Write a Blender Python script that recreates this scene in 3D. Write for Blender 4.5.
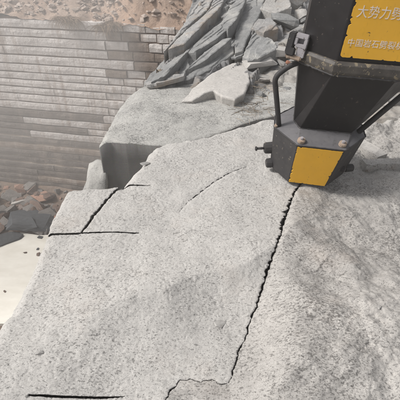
import bpy, bmesh, math, random
import numpy as np
from mathutils import Vector, Matrix, noise as mnoise

for o in list(bpy.data.objects):
    bpy.data.objects.remove(o)
scene = bpy.context.scene
COL = scene.collection
R = math.radians

# ------------------------------------------------------------------ camera, sky, sun, exposure
TANF, PITCH, CAMH = 0.5206, R(35), 1.7
cam_d = bpy.data.cameras.new('camera')
cam_d.sensor_width = 36
cam_d.lens = 18 / TANF
cam_d.clip_start = 0.05
cam_d.clip_end = 500
cam = bpy.data.objects.new('camera', cam_d)
COL.objects.link(cam)
cam.location = (0, 0, CAMH)
cam.rotation_euler = (math.pi / 2 - PITCH, 0, 0)
scene.camera = cam

SUN_EL, SUN_AZ = R(47), R(-94)          # azimuth measured from +Y, negative = towards -X
world = bpy.data.worlds.new('World')
scene.world = world
world.use_nodes = True
wn, wl = world.node_tree.nodes, world.node_tree.links
wn.clear()
w_out = wn.new('ShaderNodeOutputWorld')
w_bg = wn.new('ShaderNodeBackground')
w_bg.inputs['Strength'].default_value = 0.065
w_sky = wn.new('ShaderNodeTexSky')
w_sky.sky_type = 'NISHITA'
w_sky.sun_disc = False
w_sky.sun_elevation = SUN_EL
w_sky.sun_rotation = SUN_AZ
w_sky.air_density = 1.0
w_sky.dust_density = 4.0
w_sky.ozone_density = 1.0
w_hs = wn.new('ShaderNodeHueSaturation')   # an overcast sky is nearly white
w_hs.inputs['Saturation'].default_value = 0.22
wl.new(w_sky.outputs[0], w_hs.inputs['Color'])
wl.new(w_hs.outputs[0], w_bg.inputs['Color'])
wl.new(w_bg.outputs[0], w_out.inputs['Surface'])

sun_d = bpy.data.lights.new('sun', 'SUN')
sun_d.energy = 1.5
sun_d.angle = R(12)
sun_d.color = (1.0, 0.965, 0.925)
sun = bpy.data.objects.new('sun', sun_d)
COL.objects.link(sun)
sdir = Vector((math.sin(SUN_AZ) * math.cos(SUN_EL), math.cos(SUN_AZ) * math.cos(SUN_EL), math.sin(SUN_EL)))
sun.rotation_euler = sdir.to_track_quat('Z', 'Y').to_euler()

vs = scene.view_settings
vs.view_transform = 'Standard'
vs.look = 'None'
vs.exposure = 1.25
vs.gamma = 1.0
vs.use_curve_mapping = False
scene.render.engine = 'CYCLES'
scene.cycles.use_denoising = True
scene.cycles.max_bounces = 6
scene.cycles.volume_bounces = 1
scene.cycles.use_adaptive_sampling = True

# ------------------------------------------------------------------ helpers
FW = Vector((0, math.cos(PITCH), -math.sin(PITCH)))
UP = Vector((0, math.sin(PITCH), math.cos(PITCH)))


def ray(px, py):
    return Vector(((px - 200) / 200 * TANF, 0, 0)) + UP * ((200 - py) / 200 * TANF) + FW


def P(px, py, z=0.0):
    """photo pixel -> world point at height z"""
    d = ray(px, py)
    return Vector((0, 0, CAMH)) + d * ((z - CAMH) / d.z)


def PY(px, py, y):
    """photo pixel -> world point at distance y"""
    d = ray(px, py)
    return Vector((0, 0, CAMH)) + d * (y / d.y)


def P2(*pix):
    return [tuple(P(x, y).xy) for x, y in pix]


def gnoise(x, y, seed=0):
    x = np.asarray(x, float); y = np.asarray(y, float)
    ix = np.floor(x).astype(np.int64); iy = np.floor(y).astype(np.int64)
    fx = x - ix; fy = y - iy

    def g(jx, jy, dx, dy):
        n = (jx * 374761393 + jy * 668265263 + seed * 1442695041) & 0xffffffff
        n = ((n ^ (n >> 13)) * 1274126177) & 0xffffffff
        a = ((n ^ (n >> 16)) & 0xffff) * (2 * math.pi / 65536)
        return np.cos(a) * dx + np.sin(a) * dy
    u = fx * fx * fx * (fx * (fx * 6 - 15) + 10); v = fy * fy * fy * (fy * (fy * 6 - 15) + 10)
    a = g(ix, iy, fx, fy) * (1 - u) + g(ix + 1, iy, fx - 1, fy) * u
    b = g(ix, iy + 1, fx, fy - 1) * (1 - u) + g(ix + 1, iy + 1, fx - 1, fy - 1) * u
    return (a * (1 - v) + b * v) * 1.5


def fbm(x, y, octv=3, seed=0, gain=0.5, lac=2.1):
    s = 0; a = 1.0; f = 1.0
    for k in range(octv):
        s = s + a * gnoise(x * f + 17.3 * k, y * f - 9.1 * k, seed + k)
        a *= gain; f *= lac
    return s


def sstep(a, b, x):
    t = np.clip((x - a) / (b - a), 0, 1)
    return t * t * (3 - 2 * t)


def seg_dist(x, y, a, b):
    ax, ay = a; bx, by = b
    dx, dy = bx - ax, by - ay
    t = np.clip(((x - ax) * dx + (y - ay) * dy) / (dx * dx + dy * dy + 1e-12), 0, 1)
    qx = ax + t * dx; qy = ay + t * dy
    return np.hypot(x - qx, y - qy), qx, qy


def poly_dist(x, y, pts, closed=False):
    best = np.full(np.shape(x), 1e9); bqx = np.zeros(np.shape(x)); bqy = np.zeros(np.shape(x))
    n = len(pts)
    for i in range(n if closed else n - 1):
        d, qx, qy = seg_dist(x, y, pts[i], pts[(i + 1) % n])
        m = d < best
        best = np.where(m, d, best); bqx = np.where(m, qx, bqx); bqy = np.where(m, qy, bqy)
    return best, bqx, bqy


def in_poly(x, y, pts):
    inside = np.zeros(np.shape(x), bool)
    n = len(pts)
    for i in range(n):
        (x1, y1), (x2, y2) = pts[i], pts[(i + 1) % n]
        if y1 == y2:
            continue
        c = ((y1 > y) != (y2 > y)) & (x < (x2 - x1) * (y - y1) / (y2 - y1) + x1)
        inside ^= c
    return inside


def rough_line(pts, amp, step, seed):
    """resample a polyline and roughen it sideways"""
    out = []
    rng = random.Random(seed)
    acc = 0.0
    for (a, b) in zip(pts[:-1], pts[1:]):
        L = math.hypot(b[0] - a[0], b[1] - a[1])
        n = max(1, int(L / step))
        nx, ny = -(b[1] - a[1]) / (L + 1e-9), (b[0] - a[0]) / (L + 1e-9)
        for k in range(n):
            t = k / n
            s = acc + L * t
            o = amp * (float(fbm(s / (step * 7), seed * 3.7, 3, seed)) + 0.5 * rng.uniform(-1, 1))
            if k == 0 and not out:
                o = 0
            out.append((a[0] + (b[0] - a[0]) * t + nx * o, a[1] + (b[1] - a[1]) * t + ny * o))
        acc += L
    out.append(pts[-1])
    return out


def raw_mesh(name, verts, faces, mats, fmat=None, smooth=False):
    me = bpy.data.meshes.new(name)
    me.from_pydata([tuple(v) for v in verts], [], [tuple(f) for f in faces])
    for m in (mats if isinstance(mats, (list, tuple)) else [mats]):
        me.materials.append(m)
    if fmat is not None:
        me.polygons.foreach_set('material_index', np.asarray(fmat, np.int32))
    if smooth:
        me.polygons.foreach_set('use_smooth', np.ones(len(me.polygons), bool))
    me.update()
    return me


def quads_mesh(name, co, quads, mats, fmat=None, smooth=True):
    me = bpy.data.meshes.new(name)
    nv, nf = len(co), len(quads)
    me.vertices.add(nv)
    me.vertices.foreach_set('co', np.ascontiguousarray(co, np.float32).ravel())
    me.loops.add(nf * 4)
    me.loops.foreach_set('vertex_index', np.ascontiguousarray(quads, np.int32).ravel())
    me.polygons.add(nf)
    me.polygons.foreach_set('loop_start', np.arange(nf, dtype=np.int32) * 4)
    for m in mats:
        me.materials.append(m)
    if fmat is not None:
        me.polygons.foreach_set('material_index', np.asarray(fmat, np.int32))
    me.polygons.foreach_set('use_smooth', np.full(nf, smooth, bool))
    me.update(calc_edges=True)
    me.validate()
    return me


def link(name, me, parent=None, label=None, cat=None, group=None, kind=None, loc=None, rot=None, scale=None):
    o = bpy.data.objects.new(name, me)
    COL.objects.link(o)
    if parent is not None:
        o.parent = parent
    if loc is not None:
        o.location = loc
    if rot is not None:
        o.rotation_euler = rot
    if scale is not None:
        o.scale = scale
    if label: o['label'] = label
    if cat: o['category'] = cat
    if group: o['group'] = group
    if kind: o['kind'] = kind
    return o


def patch(name, poly, xs, ys, hfun, mats, skirt=-0.7, edge=None, skirt_in=0.0, skirt_mat=0, holes=(), undercut=()):
    """a rock piece: fine top sheet inside poly, snapped to its outline, with side walls down to `skirt`"""
    nx, ny = len(xs), len(ys)
    X, Y = np.meshgrid(xs, ys)
    cx = (X[:-1, :-1] + X[1:, 1:]) / 2; cy = (Y[:-1, :-1] + Y[1:, 1:]) / 2
    px = [p[0] for p in poly]; py = [p[1] for p in poly]
    ins = np.zeros(cx.shape, bool)
    j0 = max(0, np.searchsorted(ys, min(py)) - 1); j1 = np.searchsorted(ys, max(py)) + 1
    i0 = max(0, np.searchsorted(xs, min(px)) - 1); i1 = np.searchsorted(xs, max(px)) + 1
    ins[j0:j1, i0:i1] = in_poly(cx[j0:j1, i0:i1], cy[j0:j1, i0:i1], poly)
    for hl in holes:
        ins &= ~in_poly(cx, cy, hl)
    jj, ii = np.nonzero(ins)
    v = jj * nx + ii
    q = np.stack([v, v + 1, v + nx + 1, v + nx], 1)
    used, q = np.unique(q, return_inverse=True)
    q = q.reshape(-1, 4)
    x = X.ravel()[used].copy(); y = Y.ravel()[used].copy()
    # boundary edges
    e = np.concatenate([q[:, [0, 1]], q[:, [1, 2]], q[:, [2, 3]], q[:, [3, 0]]])
    key = np.minimum(e[:, 0], e[:, 1]).astype(np.int64) * len(used) + np.maximum(e[:, 0], e[:, 1])
    uq, first, cnt = np.unique(key, return_index=True, return_counts=True)
    be = e[first[cnt == 1]]
    bv = np.unique(be)
    bd, qx, qy = poly_dist(x[bv], y[bv], poly, True)
    for hl in holes:
        d2, q2x, q2y = poly_dist(x[bv], y[bv], hl, True)
        m = d2 < bd
        bd = np.where(m, d2, bd); qx = np.where(m, q2x, qx); qy = np.where(m, q2y, qy)
    x[bv] = qx; y[bv] = qy
    inx = np.zeros(len(x)); iny = np.zeros(len(x))
    ex = x[be[:, 1]] - x[be[:, 0]]; ey = y[be[:, 1]] - y[be[:, 0]]
    for c_ in (0, 1):
        np.add.at(inx, be[:, c_], -ey); np.add.at(iny, be[:, c_], ex)
    il = np.hypot(inx, iny) + 1e-9
    inx /= il; iny /= il
    uc = np.zeros(len(bv))
    for ln in undercut:
        d2, _, _ = poly_dist(x[bv], y[bv], ln)
        uc = np.maximum(uc, d2 < 0.012)
    z = hfun(x, y)
    if edge is not None:
        lines, rad = edge
        for ln, r_, dz in lines:
            lx = [p[0] for p in ln]; ly = [p[1] for p in ln]
            m = (x > min(lx) - r_ * 2) & (x < max(lx) + r_ * 2) & (y > min(ly) - r_ * 2) & (y < max(ly) + r_ * 2)
            d, _, _ = poly_dist(x[m], y[m], ln)
            rr = r_ * (1 + 0.55 * fbm(x[m] * 7, y[m] * 7, 2, 91))
            z[m] -= dz * np.clip(1 - d / rr, 0, 1) ** 2
    co = np.stack([x, y, z], 1)
    n = len(co)
    # walls
    m2 = np.zeros(n, np.int64); m2[bv] = np.arange(len(bv))
    cxm, cym = x.mean(), y.mean()
    levels = [0.12, 0.45, 1.0]
    rows = [co]
    prev = bv
    quads = [q]; fm = [np.zeros(len(q), int)]
    base = n
    lastidx = np.arange(n)
    for li, lv in enumerate(levels):
        c = co[bv].copy()
        c[:, 2] = c[:, 2] + (skirt - c[:, 2]) * lv
        wob = 0.012 * fbm(c[:, 0] * 9 + c[:, 2] * 5, c[:, 1] * 9, 2, 12) if skirt_in else 0
        dx = cxm - c[:, 0]; dy = cym - c[:, 1]; L = np.hypot(dx, dy) + 1e-6
        c[:, 0] += dx / L * (skirt_in * lv + np.abs(wob)); c[:, 1] += dy / L * (skirt_in * lv + np.abs(wob))
        if len(undercut):
            c[:, 0] += inx[bv] * 0.03 * uc; c[:, 1] += iny[bv] * 0.03 * uc
            if li == 0:
                c[:, 2] = np.where(uc > 0, co[bv, 2] - 0.014, c[:, 2])
        idx = np.zeros(n, np.int64); idx[bv] = base + np.arange(len(bv))
        rows.append(c)
        quads.append(np.stack([lastidx[be[:, 1]], lastidx[be[:, 0]], idx[be[:, 0]], idx[be[:, 1]]], 1))
        fm.append(np.full(len(be), skirt_mat))
        base += len(bv)
        lastidx = idx
    return quads_mesh(name, np.concatenate(rows), np.concatenate(quads), mats, np.concatenate(fm))


# ------------------------------------------------------------------ materials
def new_mat(name):
    m = bpy.data.materials.new(name)
    m.use_nodes = True
    nt = m.node_tree
    nt.nodes.clear()
    out = nt.nodes.new('ShaderNodeOutputMaterial')
    b = nt.nodes.new('ShaderNodeBsdfPrincipled')
    nt.links.new(b.outputs[0], out.inputs[0])
    return m, nt, b


class NT:
    def __init__(s, nt, coord='Object'):
        s.nt = nt
        s.tc = nt.nodes.new('ShaderNodeTexCoord').outputs[coord]

    def map(s, scale, rot=(0, 0, 0)):
        n = s.nt.nodes.new('ShaderNodeMapping')
        n.inputs['Scale'].default_value = scale if isinstance(scale, tuple) else (scale,) * 3
        n.inputs['Rotation'].default_value = rot
        s.nt.links.new(s.tc, n.inputs['Vector'])
        return n.outputs[0]

    def noise(s, scale, detail=3, rough=0.55, rot=(0, 0, 0), dist=0.0):
        n = s.nt.nodes.new('ShaderNodeTexNoise')
        n.inputs['Scale'].default_value = 1.0
        n.inputs['Detail'].default_value = detail
        n.inputs['Roughness'].default_value = rough
        n.inputs['Distortion'].default_value = dist
        s.nt.links.new(s.map(scale, rot), n.inputs['Vector'])
        return n.outputs['Fac']

    def voro(s, scale, out='Color'):
        n = s.nt.nodes.new('ShaderNodeTexVoronoi')
        n.inputs['Scale'].default_value = 1.0
        s.nt.links.new(s.map(scale), n.inputs['Vector'])
        return n.outputs[out]

    def ramp(s, fac, stops, interp='LINEAR'):
        n = s.nt.nodes.new('ShaderNodeValToRGB')
        n.color_ramp.interpolation = interp
        el = n.color_ramp.elements
        while len(el) < len(stops):
            el.new(0.5)
        for e, (p, c) in zip(el, stops):
            e.position = p
            e.color = (c, c, c, 1) if isinstance(c, (int, float)) else (*c, 1)
        s.nt.links.new(fac, n.inputs['Fac'])
        return n.outputs['Color']

    def mix(s, fac, a, b, mode='MIX'):
        n = s.nt.nodes.new('ShaderNodeMix')
        n.data_type = 'RGBA'
        n.blend_type = mode
        for i, v in ((0, fac), (6, a), (7, b)):
            if isinstance(v, (int, float)):
                n.inputs[i].default_value = v if i == 0 else (v, v, v, 1)
            elif isinstance(v, tuple):
                n.inputs[i].default_value = (*v, 1)
            else:
                s.nt.links.new(v, n.inputs[i])
        return n.outputs[2]

    def math(s, op, a, b):
        n = s.nt.nodes.new('ShaderNodeMath')
        n.operation = op
        for i, v in ((0, a), (1, b)):
            if isinstance(v, (int, float)):
                n.inputs[i].default_value = v
            else:
                s.nt.links.new(v, n.inputs[i])
        return n.outputs[0]

    def bump(s, bsdf, h, strength=0.5, dist=0.01):
        n = s.nt.nodes.new('ShaderNodeBump')
        n.inputs['Strength'].default_value = strength
        n.inputs['Distance'].default_value = dist
        s.nt.links.new(h, n.inputs['Height'])
        s.nt.links.new(n.outputs[0], bsdf.inputs['Normal'])


def granite(name, pale, grey, dark, fleck=0.55, scale=1.0, big=1.3, stain=None, dense=0.0):
    m, nt, b = new_mat(name)
    t = NT(nt)
    base = t.mix(t.ramp(t.noise(big, 4, 0.6), [(0.32, 0), (0.68, 1)]), pale, grey)
    bw = nt.nodes.new('ShaderNodeRGBToBW')
    nt.links.new(t.voro(300 * scale, 'Color'), bw.inputs[0])
    base = t.mix(0.15, base, bw.outputs[0], 'OVERLAY')
    blot = t.noise((9 * scale, 14 * scale, 9 * scale), 6, 0.7, dist=0.4)
    base = t.mix(t.ramp(blot, [(0.48, 0), (0.70, 0.38 + dense * 3.0)]), base, tuple(c * 0.7 for c in grey))
    # dark mineral flecks and chipped pits, denser in patches
    dens = t.ramp(t.noise(2.3 * scale, 5, 0.7), [(0.36, dense - 0.06), (0.68, 0.085 + dense)])
    fl = t.noise((58 * scale, 100 * scale, 58 * scale), 3.5, 0.62, dist=0.5)
    fmask = t.ramp(t.math('ADD', fl, dens), [(0.615, 0), (0.70, fleck)])
    base = t.mix(fmask, base, dark)
    pp = t.noise((105 * scale, 150 * scale, 105 * scale), 2, 0.5)
    base = t.mix(t.ramp(t.math('ADD', pp, t.math('MULTIPLY', dens, 0.6)), [(0.62, 0), (0.70, fleck * 0.85)]), base, dark)
    bigp = t.noise((19 * scale, 34 * scale, 19 * scale), 5, 0.7, dist=0.6)
    base = t.mix(t.ramp(t.math('ADD', bigp, dens), [(0.655, 0), (0.74, fleck * 0.8)]), base, tuple(c * 1.5 for c in dark))
    if stain:
        base = t.mix(t.ramp(t.noise(stain[1], 4, 0.65), [(0.54, 0), (0.72, stain[2])]), base, stain[0])
    nt.links.new(base, b.inputs['Base Color'])
    b.inputs['Roughness'].default_value = 0.92
    b.inputs['Specular IOR Level'].default_value = 0.2
    h = t.math('ADD', t.math('MULTIPLY', t.noise(60 * scale, 5, 0.7), 0.7), t.math('MULTIPLY', fmask, -0.35))
    t.bump(b, h, 0.45, 0.010 / scale)
    return m


M = {}
M['granite'] = granite('pale_granite', (0.455, 0.440, 0.418), (0.385, 0.373, 0.355), (0.115, 0.112, 0.106), 0.75, stain=((0.36, 0.25, 0.17), 1.7, 0.12))
M['granite_dark'] = granite('speckled_granite', (0.43, 0.412, 0.388), (0.30, 0.288, 0.272), (0.09, 0.085, 0.08), 0.75, stain=((0.30, 0.20, 0.13), 1.7, 0.14), dense=0.05)
M['granite_mid'] = granite('greenish_granite', (0.41, 0.40, 0.375), (0.335, 0.33, 0.315), (0.10, 0.10, 0.095), 0.75, dense=0.06)
M['boulder'] = granite('bright_granite', (0.48, 0.46, 0.435), (0.42, 0.40, 0.375), (0.16, 0.155, 0.15), 0.5)
M['rubble'] = granite('rubble_stone', (0.42, 0.405, 0.385), (0.30, 0.29, 0.275), (0.09, 0.088, 0.085), 0.6, 0.7, 2.2, stain=((0.27, 0.19, 0.12), 3.0, 0.35))


def rockmat(name, a, c, sc=6.0, streak=None, bump=0.6, tint=None, rough=0.9):
    m, nt, b = new_mat(name)
    t = NT(nt)
    base = t.mix(t.ramp(t.noise(sc, 5, 0.65), [(0.3, 0), (0.7, 1)]), a, c)
    base = t.mix(t.ramp(t.noise(sc * 5, 4, 0.7), [(0.35, 0), (0.75, 0.55)]), base, tuple(v * 0.55 for v in c))
    if streak:
        base = t.mix(t.ramp(t.noise(streak[1], 4, 0.6), [(0.5, 0), (0.68, streak[2])]), base, streak[0])
    oi = nt.nodes.new('ShaderNodeObjectInfo')
    base = t.mix(0.35, base, t.ramp(oi.outputs['Random'], [(0, 0.62), (1, 1.0)]), 'MULTIPLY')
    nt.links.new(base, b.inputs['Base Color'])
    b.inputs['Roughness'].default_value = rough
    b.inputs['Specular IOR Level'].default_value = 0.25
    t.bump(b, t.noise(sc * 4, 5, 0.65), bump, 0.12 / sc)
    return m


M['slate'] = rockmat('grey_slate', (0.29, 0.29, 0.284), (0.20, 0.203, 0.202), 2.6, ((0.40, 0.39, 0.365), (1.5, 1.5, 7), 0.75), 0.45)
M['slate_pale'] = rockmat('pale_slate', (0.40, 0.385, 0.365), (0.26, 0.26, 0.26), 3.0, ((0.33, 0.22, 0.12), (2, 2, 4), 0.5))
M['outcrop_ground'] = rockmat('outcrop_rock', (0.30, 0.295, 0.285), (0.17, 0.17, 0.175), 2.5, ((0.36, 0.27, 0.17), 1.3, 0.5))
M['rubble_ground'] = rockmat('stony_dirt', (0.40, 0.38, 0.35), (0.26, 0.245, 0.225), 3.5, ((0.30, 0.22, 0.14), 0.9, 0.5))
M['brown_rock'] = rockmat('brown_stone', (0.20, 0.135, 0.105), (0.125, 0.09, 0.075), 3.0, ((0.30, 0.27, 0.25), 1.5, 0.6))
M['grey_rock'] = rockmat('grey_stone', (0.24, 0.22, 0.205), (0.15, 0.14, 0.13), 3.0)
M['dark_rock'] = rockmat('dark_slab', (0.10, 0.105, 0.11), (0.065, 0.07, 0.075), 2.0)
M['pink_rock'] = rockmat('pink_stone', (0.42, 0.25, 0.19), (0.30, 0.19, 0.14), 3.0)
M['pale_rock'] = rockmat('pale_stone', (0.46, 0.43, 0.40), (0.34, 0.32, 0.30), 3.0)
M['red_rock'] = rockmat('red_stone', (0.50, 0.22, 0.14), (0.36, 0.17, 0.11), 8.0)
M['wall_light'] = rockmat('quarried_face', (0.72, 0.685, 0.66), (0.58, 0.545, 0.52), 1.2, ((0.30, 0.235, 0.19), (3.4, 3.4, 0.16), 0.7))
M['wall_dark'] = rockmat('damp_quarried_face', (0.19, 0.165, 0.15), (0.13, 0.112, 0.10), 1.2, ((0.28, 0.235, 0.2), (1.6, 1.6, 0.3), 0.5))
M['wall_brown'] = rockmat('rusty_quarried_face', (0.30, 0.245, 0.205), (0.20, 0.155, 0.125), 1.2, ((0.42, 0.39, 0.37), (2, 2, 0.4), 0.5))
M['groove'] = rockmat('rusty_joint', (0.20, 0.14, 0.10), (0.125, 0.085, 0.065), 1.5)
M['groove_pale'] = rockmat('dusty_joint', (0.50, 0.43, 0.36), (0.36, 0.30, 0.245), 1.5)
M['floor'] = rockmat('quarry_floor', (0.22, 0.16, 0.12), (0.14, 0.105, 0.085), 1.2, ((0.33, 0.30, 0.27), 0.5, 0.5))
M['soil'] = rockmat('reddish_soil', (0.45, 0.35, 0.28), (0.29, 0.21, 0.165), 0.9, ((0.45, 0.28, 0.18), 0.25, 0.65))
M['scree'] = rockmat('scree_stone', (0.50, 0.42, 0.365), (0.30, 0.235, 0.19), 1.0)
M['straw'] = rockmat('dry_straw', (0.33, 0.24, 0.17), (0.21, 0.15, 0.105), 4.0, bump=0.0)
M['twig'] = rockmat('grey_twig', (0.34, 0.29, 0.23), (0.20, 0.165, 0.13), 9.0, bump=0.0)


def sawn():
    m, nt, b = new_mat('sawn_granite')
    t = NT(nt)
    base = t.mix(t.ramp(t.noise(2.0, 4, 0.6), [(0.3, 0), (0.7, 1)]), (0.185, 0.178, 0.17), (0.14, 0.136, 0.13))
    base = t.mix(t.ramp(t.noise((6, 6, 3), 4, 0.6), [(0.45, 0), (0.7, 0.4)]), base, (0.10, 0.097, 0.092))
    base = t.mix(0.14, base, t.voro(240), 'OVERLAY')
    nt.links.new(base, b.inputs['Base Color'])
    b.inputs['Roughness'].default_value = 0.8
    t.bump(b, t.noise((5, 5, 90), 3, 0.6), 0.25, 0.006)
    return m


M['sawn'] = sawn()


def paint(name, col, chip, chip_amt, rough=0.45, dust=0.0, dustcol=(0.30, 0.28, 0.26), metallic=0.0, dirt=0.4):
    m, nt, b = new_mat(name)
    t = NT(nt)
    base = t.mix(t.ramp(t.noise(4, 4, 0.6), [(0.35, 0), (0.7, dirt)]), col, tuple(c * 0.62 for c in col))
    base = t.mix(t.ramp(t.noise((60, 60, 14), 3, 0.6), [(0.60, 0), (0.72, dirt * 0.7)]), base, tuple(c * 0.45 for c in col))
    cm = t.ramp(t.noise(26, 5, 0.7), [(0.63 - chip_amt, 0), (0.655 - chip_amt, 1)])
    base = t.mix(cm, base, chip)
    if dust:
        base = t.mix(t.ramp(t.noise(9, 5, 0.7), [(0.3, 0.15 * dust), (0.75, dust)]), base, dustcol)
    nt.links.new(base, b.inputs['Base Color'])
    nt.links.new(t.ramp(t.noise(12, 4, 0.6), [(0.2, rough), (0.8, min(1, rough + 0.3))]), b.inputs['Roughness'])
    b.inputs['Metallic'].default_value = metallic
    b.inputs['Specular IOR Level'].default_value = 0.4
    t.bump(b, t.math('ADD', t.math('MULTIPLY', cm, -0.5), t.math('MULTIPLY', t.noise(30, 4), 0.4)), 0.35, 0.004)
    return m


M['black'] = paint('black_paint', (0.008, 0.007, 0.008), (0.06, 0.045, 0.036), -0.015, 0.28, 0.04, (0.12, 0.105, 0.09))
M['black_worn'] = paint('worn_black_paint', (0.026, 0.025, 0.028), (0.22, 0.19, 0.14), -0.005, 0.5, 0.22, (0.13, 0.118, 0.10))
M['flange'] = paint('scuffed_rim_steel', (0.022, 0.020, 0.021), (0.26, 0.21, 0.13), 0.055, 0.45, 0.6, (0.14, 0.125, 0.105))
M['shoulder'] = paint('dusty_sky_sheen_black', (0.085, 0.083, 0.09), (0.05, 0.048, 0.05), 0.03, 0.45, 0.6, (0.16, 0.155, 0.155))  # black shoulder: sky reflection painted in as grey base colour, dust mixed over
M['yellow'] = paint('worn_yellow_paint', (0.80, 0.43, 0.03), (0.10, 0.065, 0.03), -0.03, 0.45, 0.10, (0.42, 0.27, 0.12), dirt=0.25)
M['steel'] = paint('bare_steel', (0.42, 0.40, 0.42), (0.12, 0.10, 0.09), 0.02, 0.4, 0.25, (0.35, 0.32, 0.30), metallic=0.35)
M['white'] = paint('worn_white_lettering', (0.78, 0.69, 0.61), (0.62, 0.36, 0.08), 0.025, 0.6)
M['rust'] = paint('rusty_pad', (0.36, 0.27, 0.20), (0.14, 0.08, 0.05), 0.03, 0.7, 0.3)


def pool_mat():
    m, nt, b = new_mat('milky_slurry')
    t = NT(nt)
    base = t.mix(t.ramp(t.noise((0.5, 1.1, 0.5), 6, 0.7), [(0.35, 0), (0.7, 1)]), (0.74, 0.715, 0.65), (0.60, 0.57, 0.50))
    nt.links.new(base, b.inputs['Base Color'])
    b.inputs['Roughness'].default_value = 0.28
    t.bump(b, t.noise((2.5, 5, 2.5), 4), 0.12, 0.03)
    return m


M['pool'] = pool_mat()

# ------------------------------------------------------------------ the bench: cracked granite slabs
SLOT_Y, SLOT_TOP, SLOT_LOW = 2.04, 2.605, 0.945


def rows(y0, y1):
    ys = [y0]
    while ys[-1] < y1:
        y = ys[-1]
        ys.append(y + (0.05 if y < 0.35 else max(0.0036, 0.0014 + 0.00225 * y)))
    return ys


ys = np.array(sorted(set(rows(-2.4, 4.5) + [SLOT_Y - .009, SLOT_Y - .007, SLOT_Y + .007, SLOT_Y + .009,
      SLOT_TOP - .011, SLOT_TOP - .009, SLOT_TOP + .009, SLOT_TOP + .011, SLOT_LOW - .007, SLOT_LOW - .005, SLOT_LOW + .005, SLOT_LOW + .007])))
xs = list(np.arange(-1.14, 2.15, 0.0049))
while xs[-1] < 6.2:
    xs.append(xs[-1] + (xs[-1] - xs[-2]) * 1.05)
xs = np.array(xs)

crack_pts = [(-0.32, -2.4), (-0.25, 0.3)] + [tuple(P(a, b, c).xy) for a, b, c in ((150, 428, -.06), (158, 408, -.06), (165, 398, -.06), (172, 388, -.06), (180, 377, -.06), (190, 376, -.06), (201, 379, -.06), (212, 377, -.06), (222, 381, -.06), (230, 380, -.06),
             (233, 369, -.055), (238, 352, -.05), (245, 334, -.04), (254, 308, -.025), (262, 286, -.01))] + P2( (268, 268), (275, 250), (279, 240), (283, 226), (287, 214), (291, 202), (293, 196), (298, 188), (303, 182))
CR_TIP = P(230, 380, -.06).y
crack_pts += [(0.93, 2.85), (1.06, 3.2), (1.0, 3.7), (1.12, 4.1)]
CR = rough_line(crack_pts, 0.0065, 0.013, 5)
CRA = np.array(CR)
CRM = np.array(sorted([p for p in CR if p[0] > P(230, 380, -.06).x - 0.004], key=lambda p: p[1]))     # the main crack alone


def gap_at(y):
    return 0.74 * float(np.interp(y, [0.3, 0.98, CR_TIP, 1.14, 1.3, 1.55, 1.72, 1.84, 1.88, 1.96, 2.26, 2.46, 2.54, 2.62, 2.72, 2.85, 4.2], [0.005, 0.0075, 0.006, 0.006, 0.007, 0.011, 0.015, 0.013, 0.005, 0.018, 0.030, 0.026, 0.012, 0.020, 0.02, 0.004, 0.003]))


CR_L = []
for i, (x, y) in enumerate(CR):
    j = 0.95 * gap_at(y) * float(fbm(y * 26, 3.3, 3, 44, 0.75))
    branch = x < P(230, 380, -.06).x - 0.006
    flat = 0.6 if branch else 1.0
    CR_L.append((x - (gap_at(y) + j) * flat, y + (gap_at(y) * 0.9 if branch else 0)))

LEFT = rough_line([(-1.07, -2.4), (-1.075, 0.5), (-1.065, 1.4), (-1.075, 1.9), (-1.065, SLOT_Y - .008)], 0.010, 0.05, 8)
LEFT_C = rough_line([(-1.062, SLOT_Y + .008), (-1.075, 2.2), (-1.07, 2.38)] + P2((63, 197), (67, 191), (74, 189), (90, 188.5), (110, 188), (119, 187.5)), 0.006, 0.03, 9)
K = rough_line(P2((82, 231.5), (88, 226), (95, 216), (104, 207), (112, 198), (122, 187.5)), 0.007, 0.014, 10)
K[0] = (K[0][0], SLOT_Y + .008)
K_L = [(x - 0.010 - 0.010 * min(1, i / 6) - 0.006 * float(gnoise(i * 0.45, 0.2, 63)) * (1 - .3 * (i / len(K))), y) for i, (x, y) in enumerate(K)]
K_L[0] = (K_L[0][0], SLOT_Y + .008)
NOTCH_T = [(-0.645, SLOT_TOP - .011), (-0.5, SLOT_TOP - .009), (-0.372, SLOT_TOP + .001), (-0.5, SLOT_TOP + .009), (-0.618, SLOT_TOP + .013)]
K_B = [p for p in K if p[1] < SLOT_TOP - .014]
BACK_B = rough_line(P2((122, 187.5), (128, 181), (134, 173), (139, 168), (144, 161), (149, 154), (154, 149), (165, 145), (180, 142), (200, 137.5), (220, 131), (237, 126)) + [(0.62, 3.95), (0.85, 4.05), (1.12, 4.1)], 0.012, 0.05, 11)
BACK_A = rough_line([(1.12, 4.1), (1.5, 4.05), (2.0, 4.2), (2.7, 4.1), (3.6, 4.3), (5.9, 4.3)], 0.03, 0.1, 12)

NOTCH = [(-0.83, SLOT_Y + .0078), (-0.8, SLOT_Y + .0058), (-0.6, SLOT_Y + .0045), (-0.45, SLOT_Y + .004), (-0.385, SLOT_Y - .001), (-0.45, SLOT_Y - .005), (-0.6, SLOT_Y - .0065), (-0.83, SLOT_Y - .008), (-1.065, SLOT_Y - .008)]
HOLE_LOW = [(-0.78, SLOT_LOW - .026), (-0.7, SLOT_LOW - .023), (-0.45, SLOT_LOW - .009), (-0.33, SLOT_LOW + .006), (-0.45, SLOT_LOW + .001), (-0.7, SLOT_LOW - .013), (-0.78, SLOT_LOW - .019)]
poly_B = CR_L[:] + [p for p in reversed(BACK_B) if p[1] > SLOT_TOP + .016] + list(reversed(NOTCH_T)) + list(reversed(K_B)) + NOTCH[1:-1] + list(reversed(LEFT))
poly_A = CR[:] + BACK_A + [(5.9, -2.4)]
poly_C = LEFT_C + list(reversed(K_L))


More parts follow.
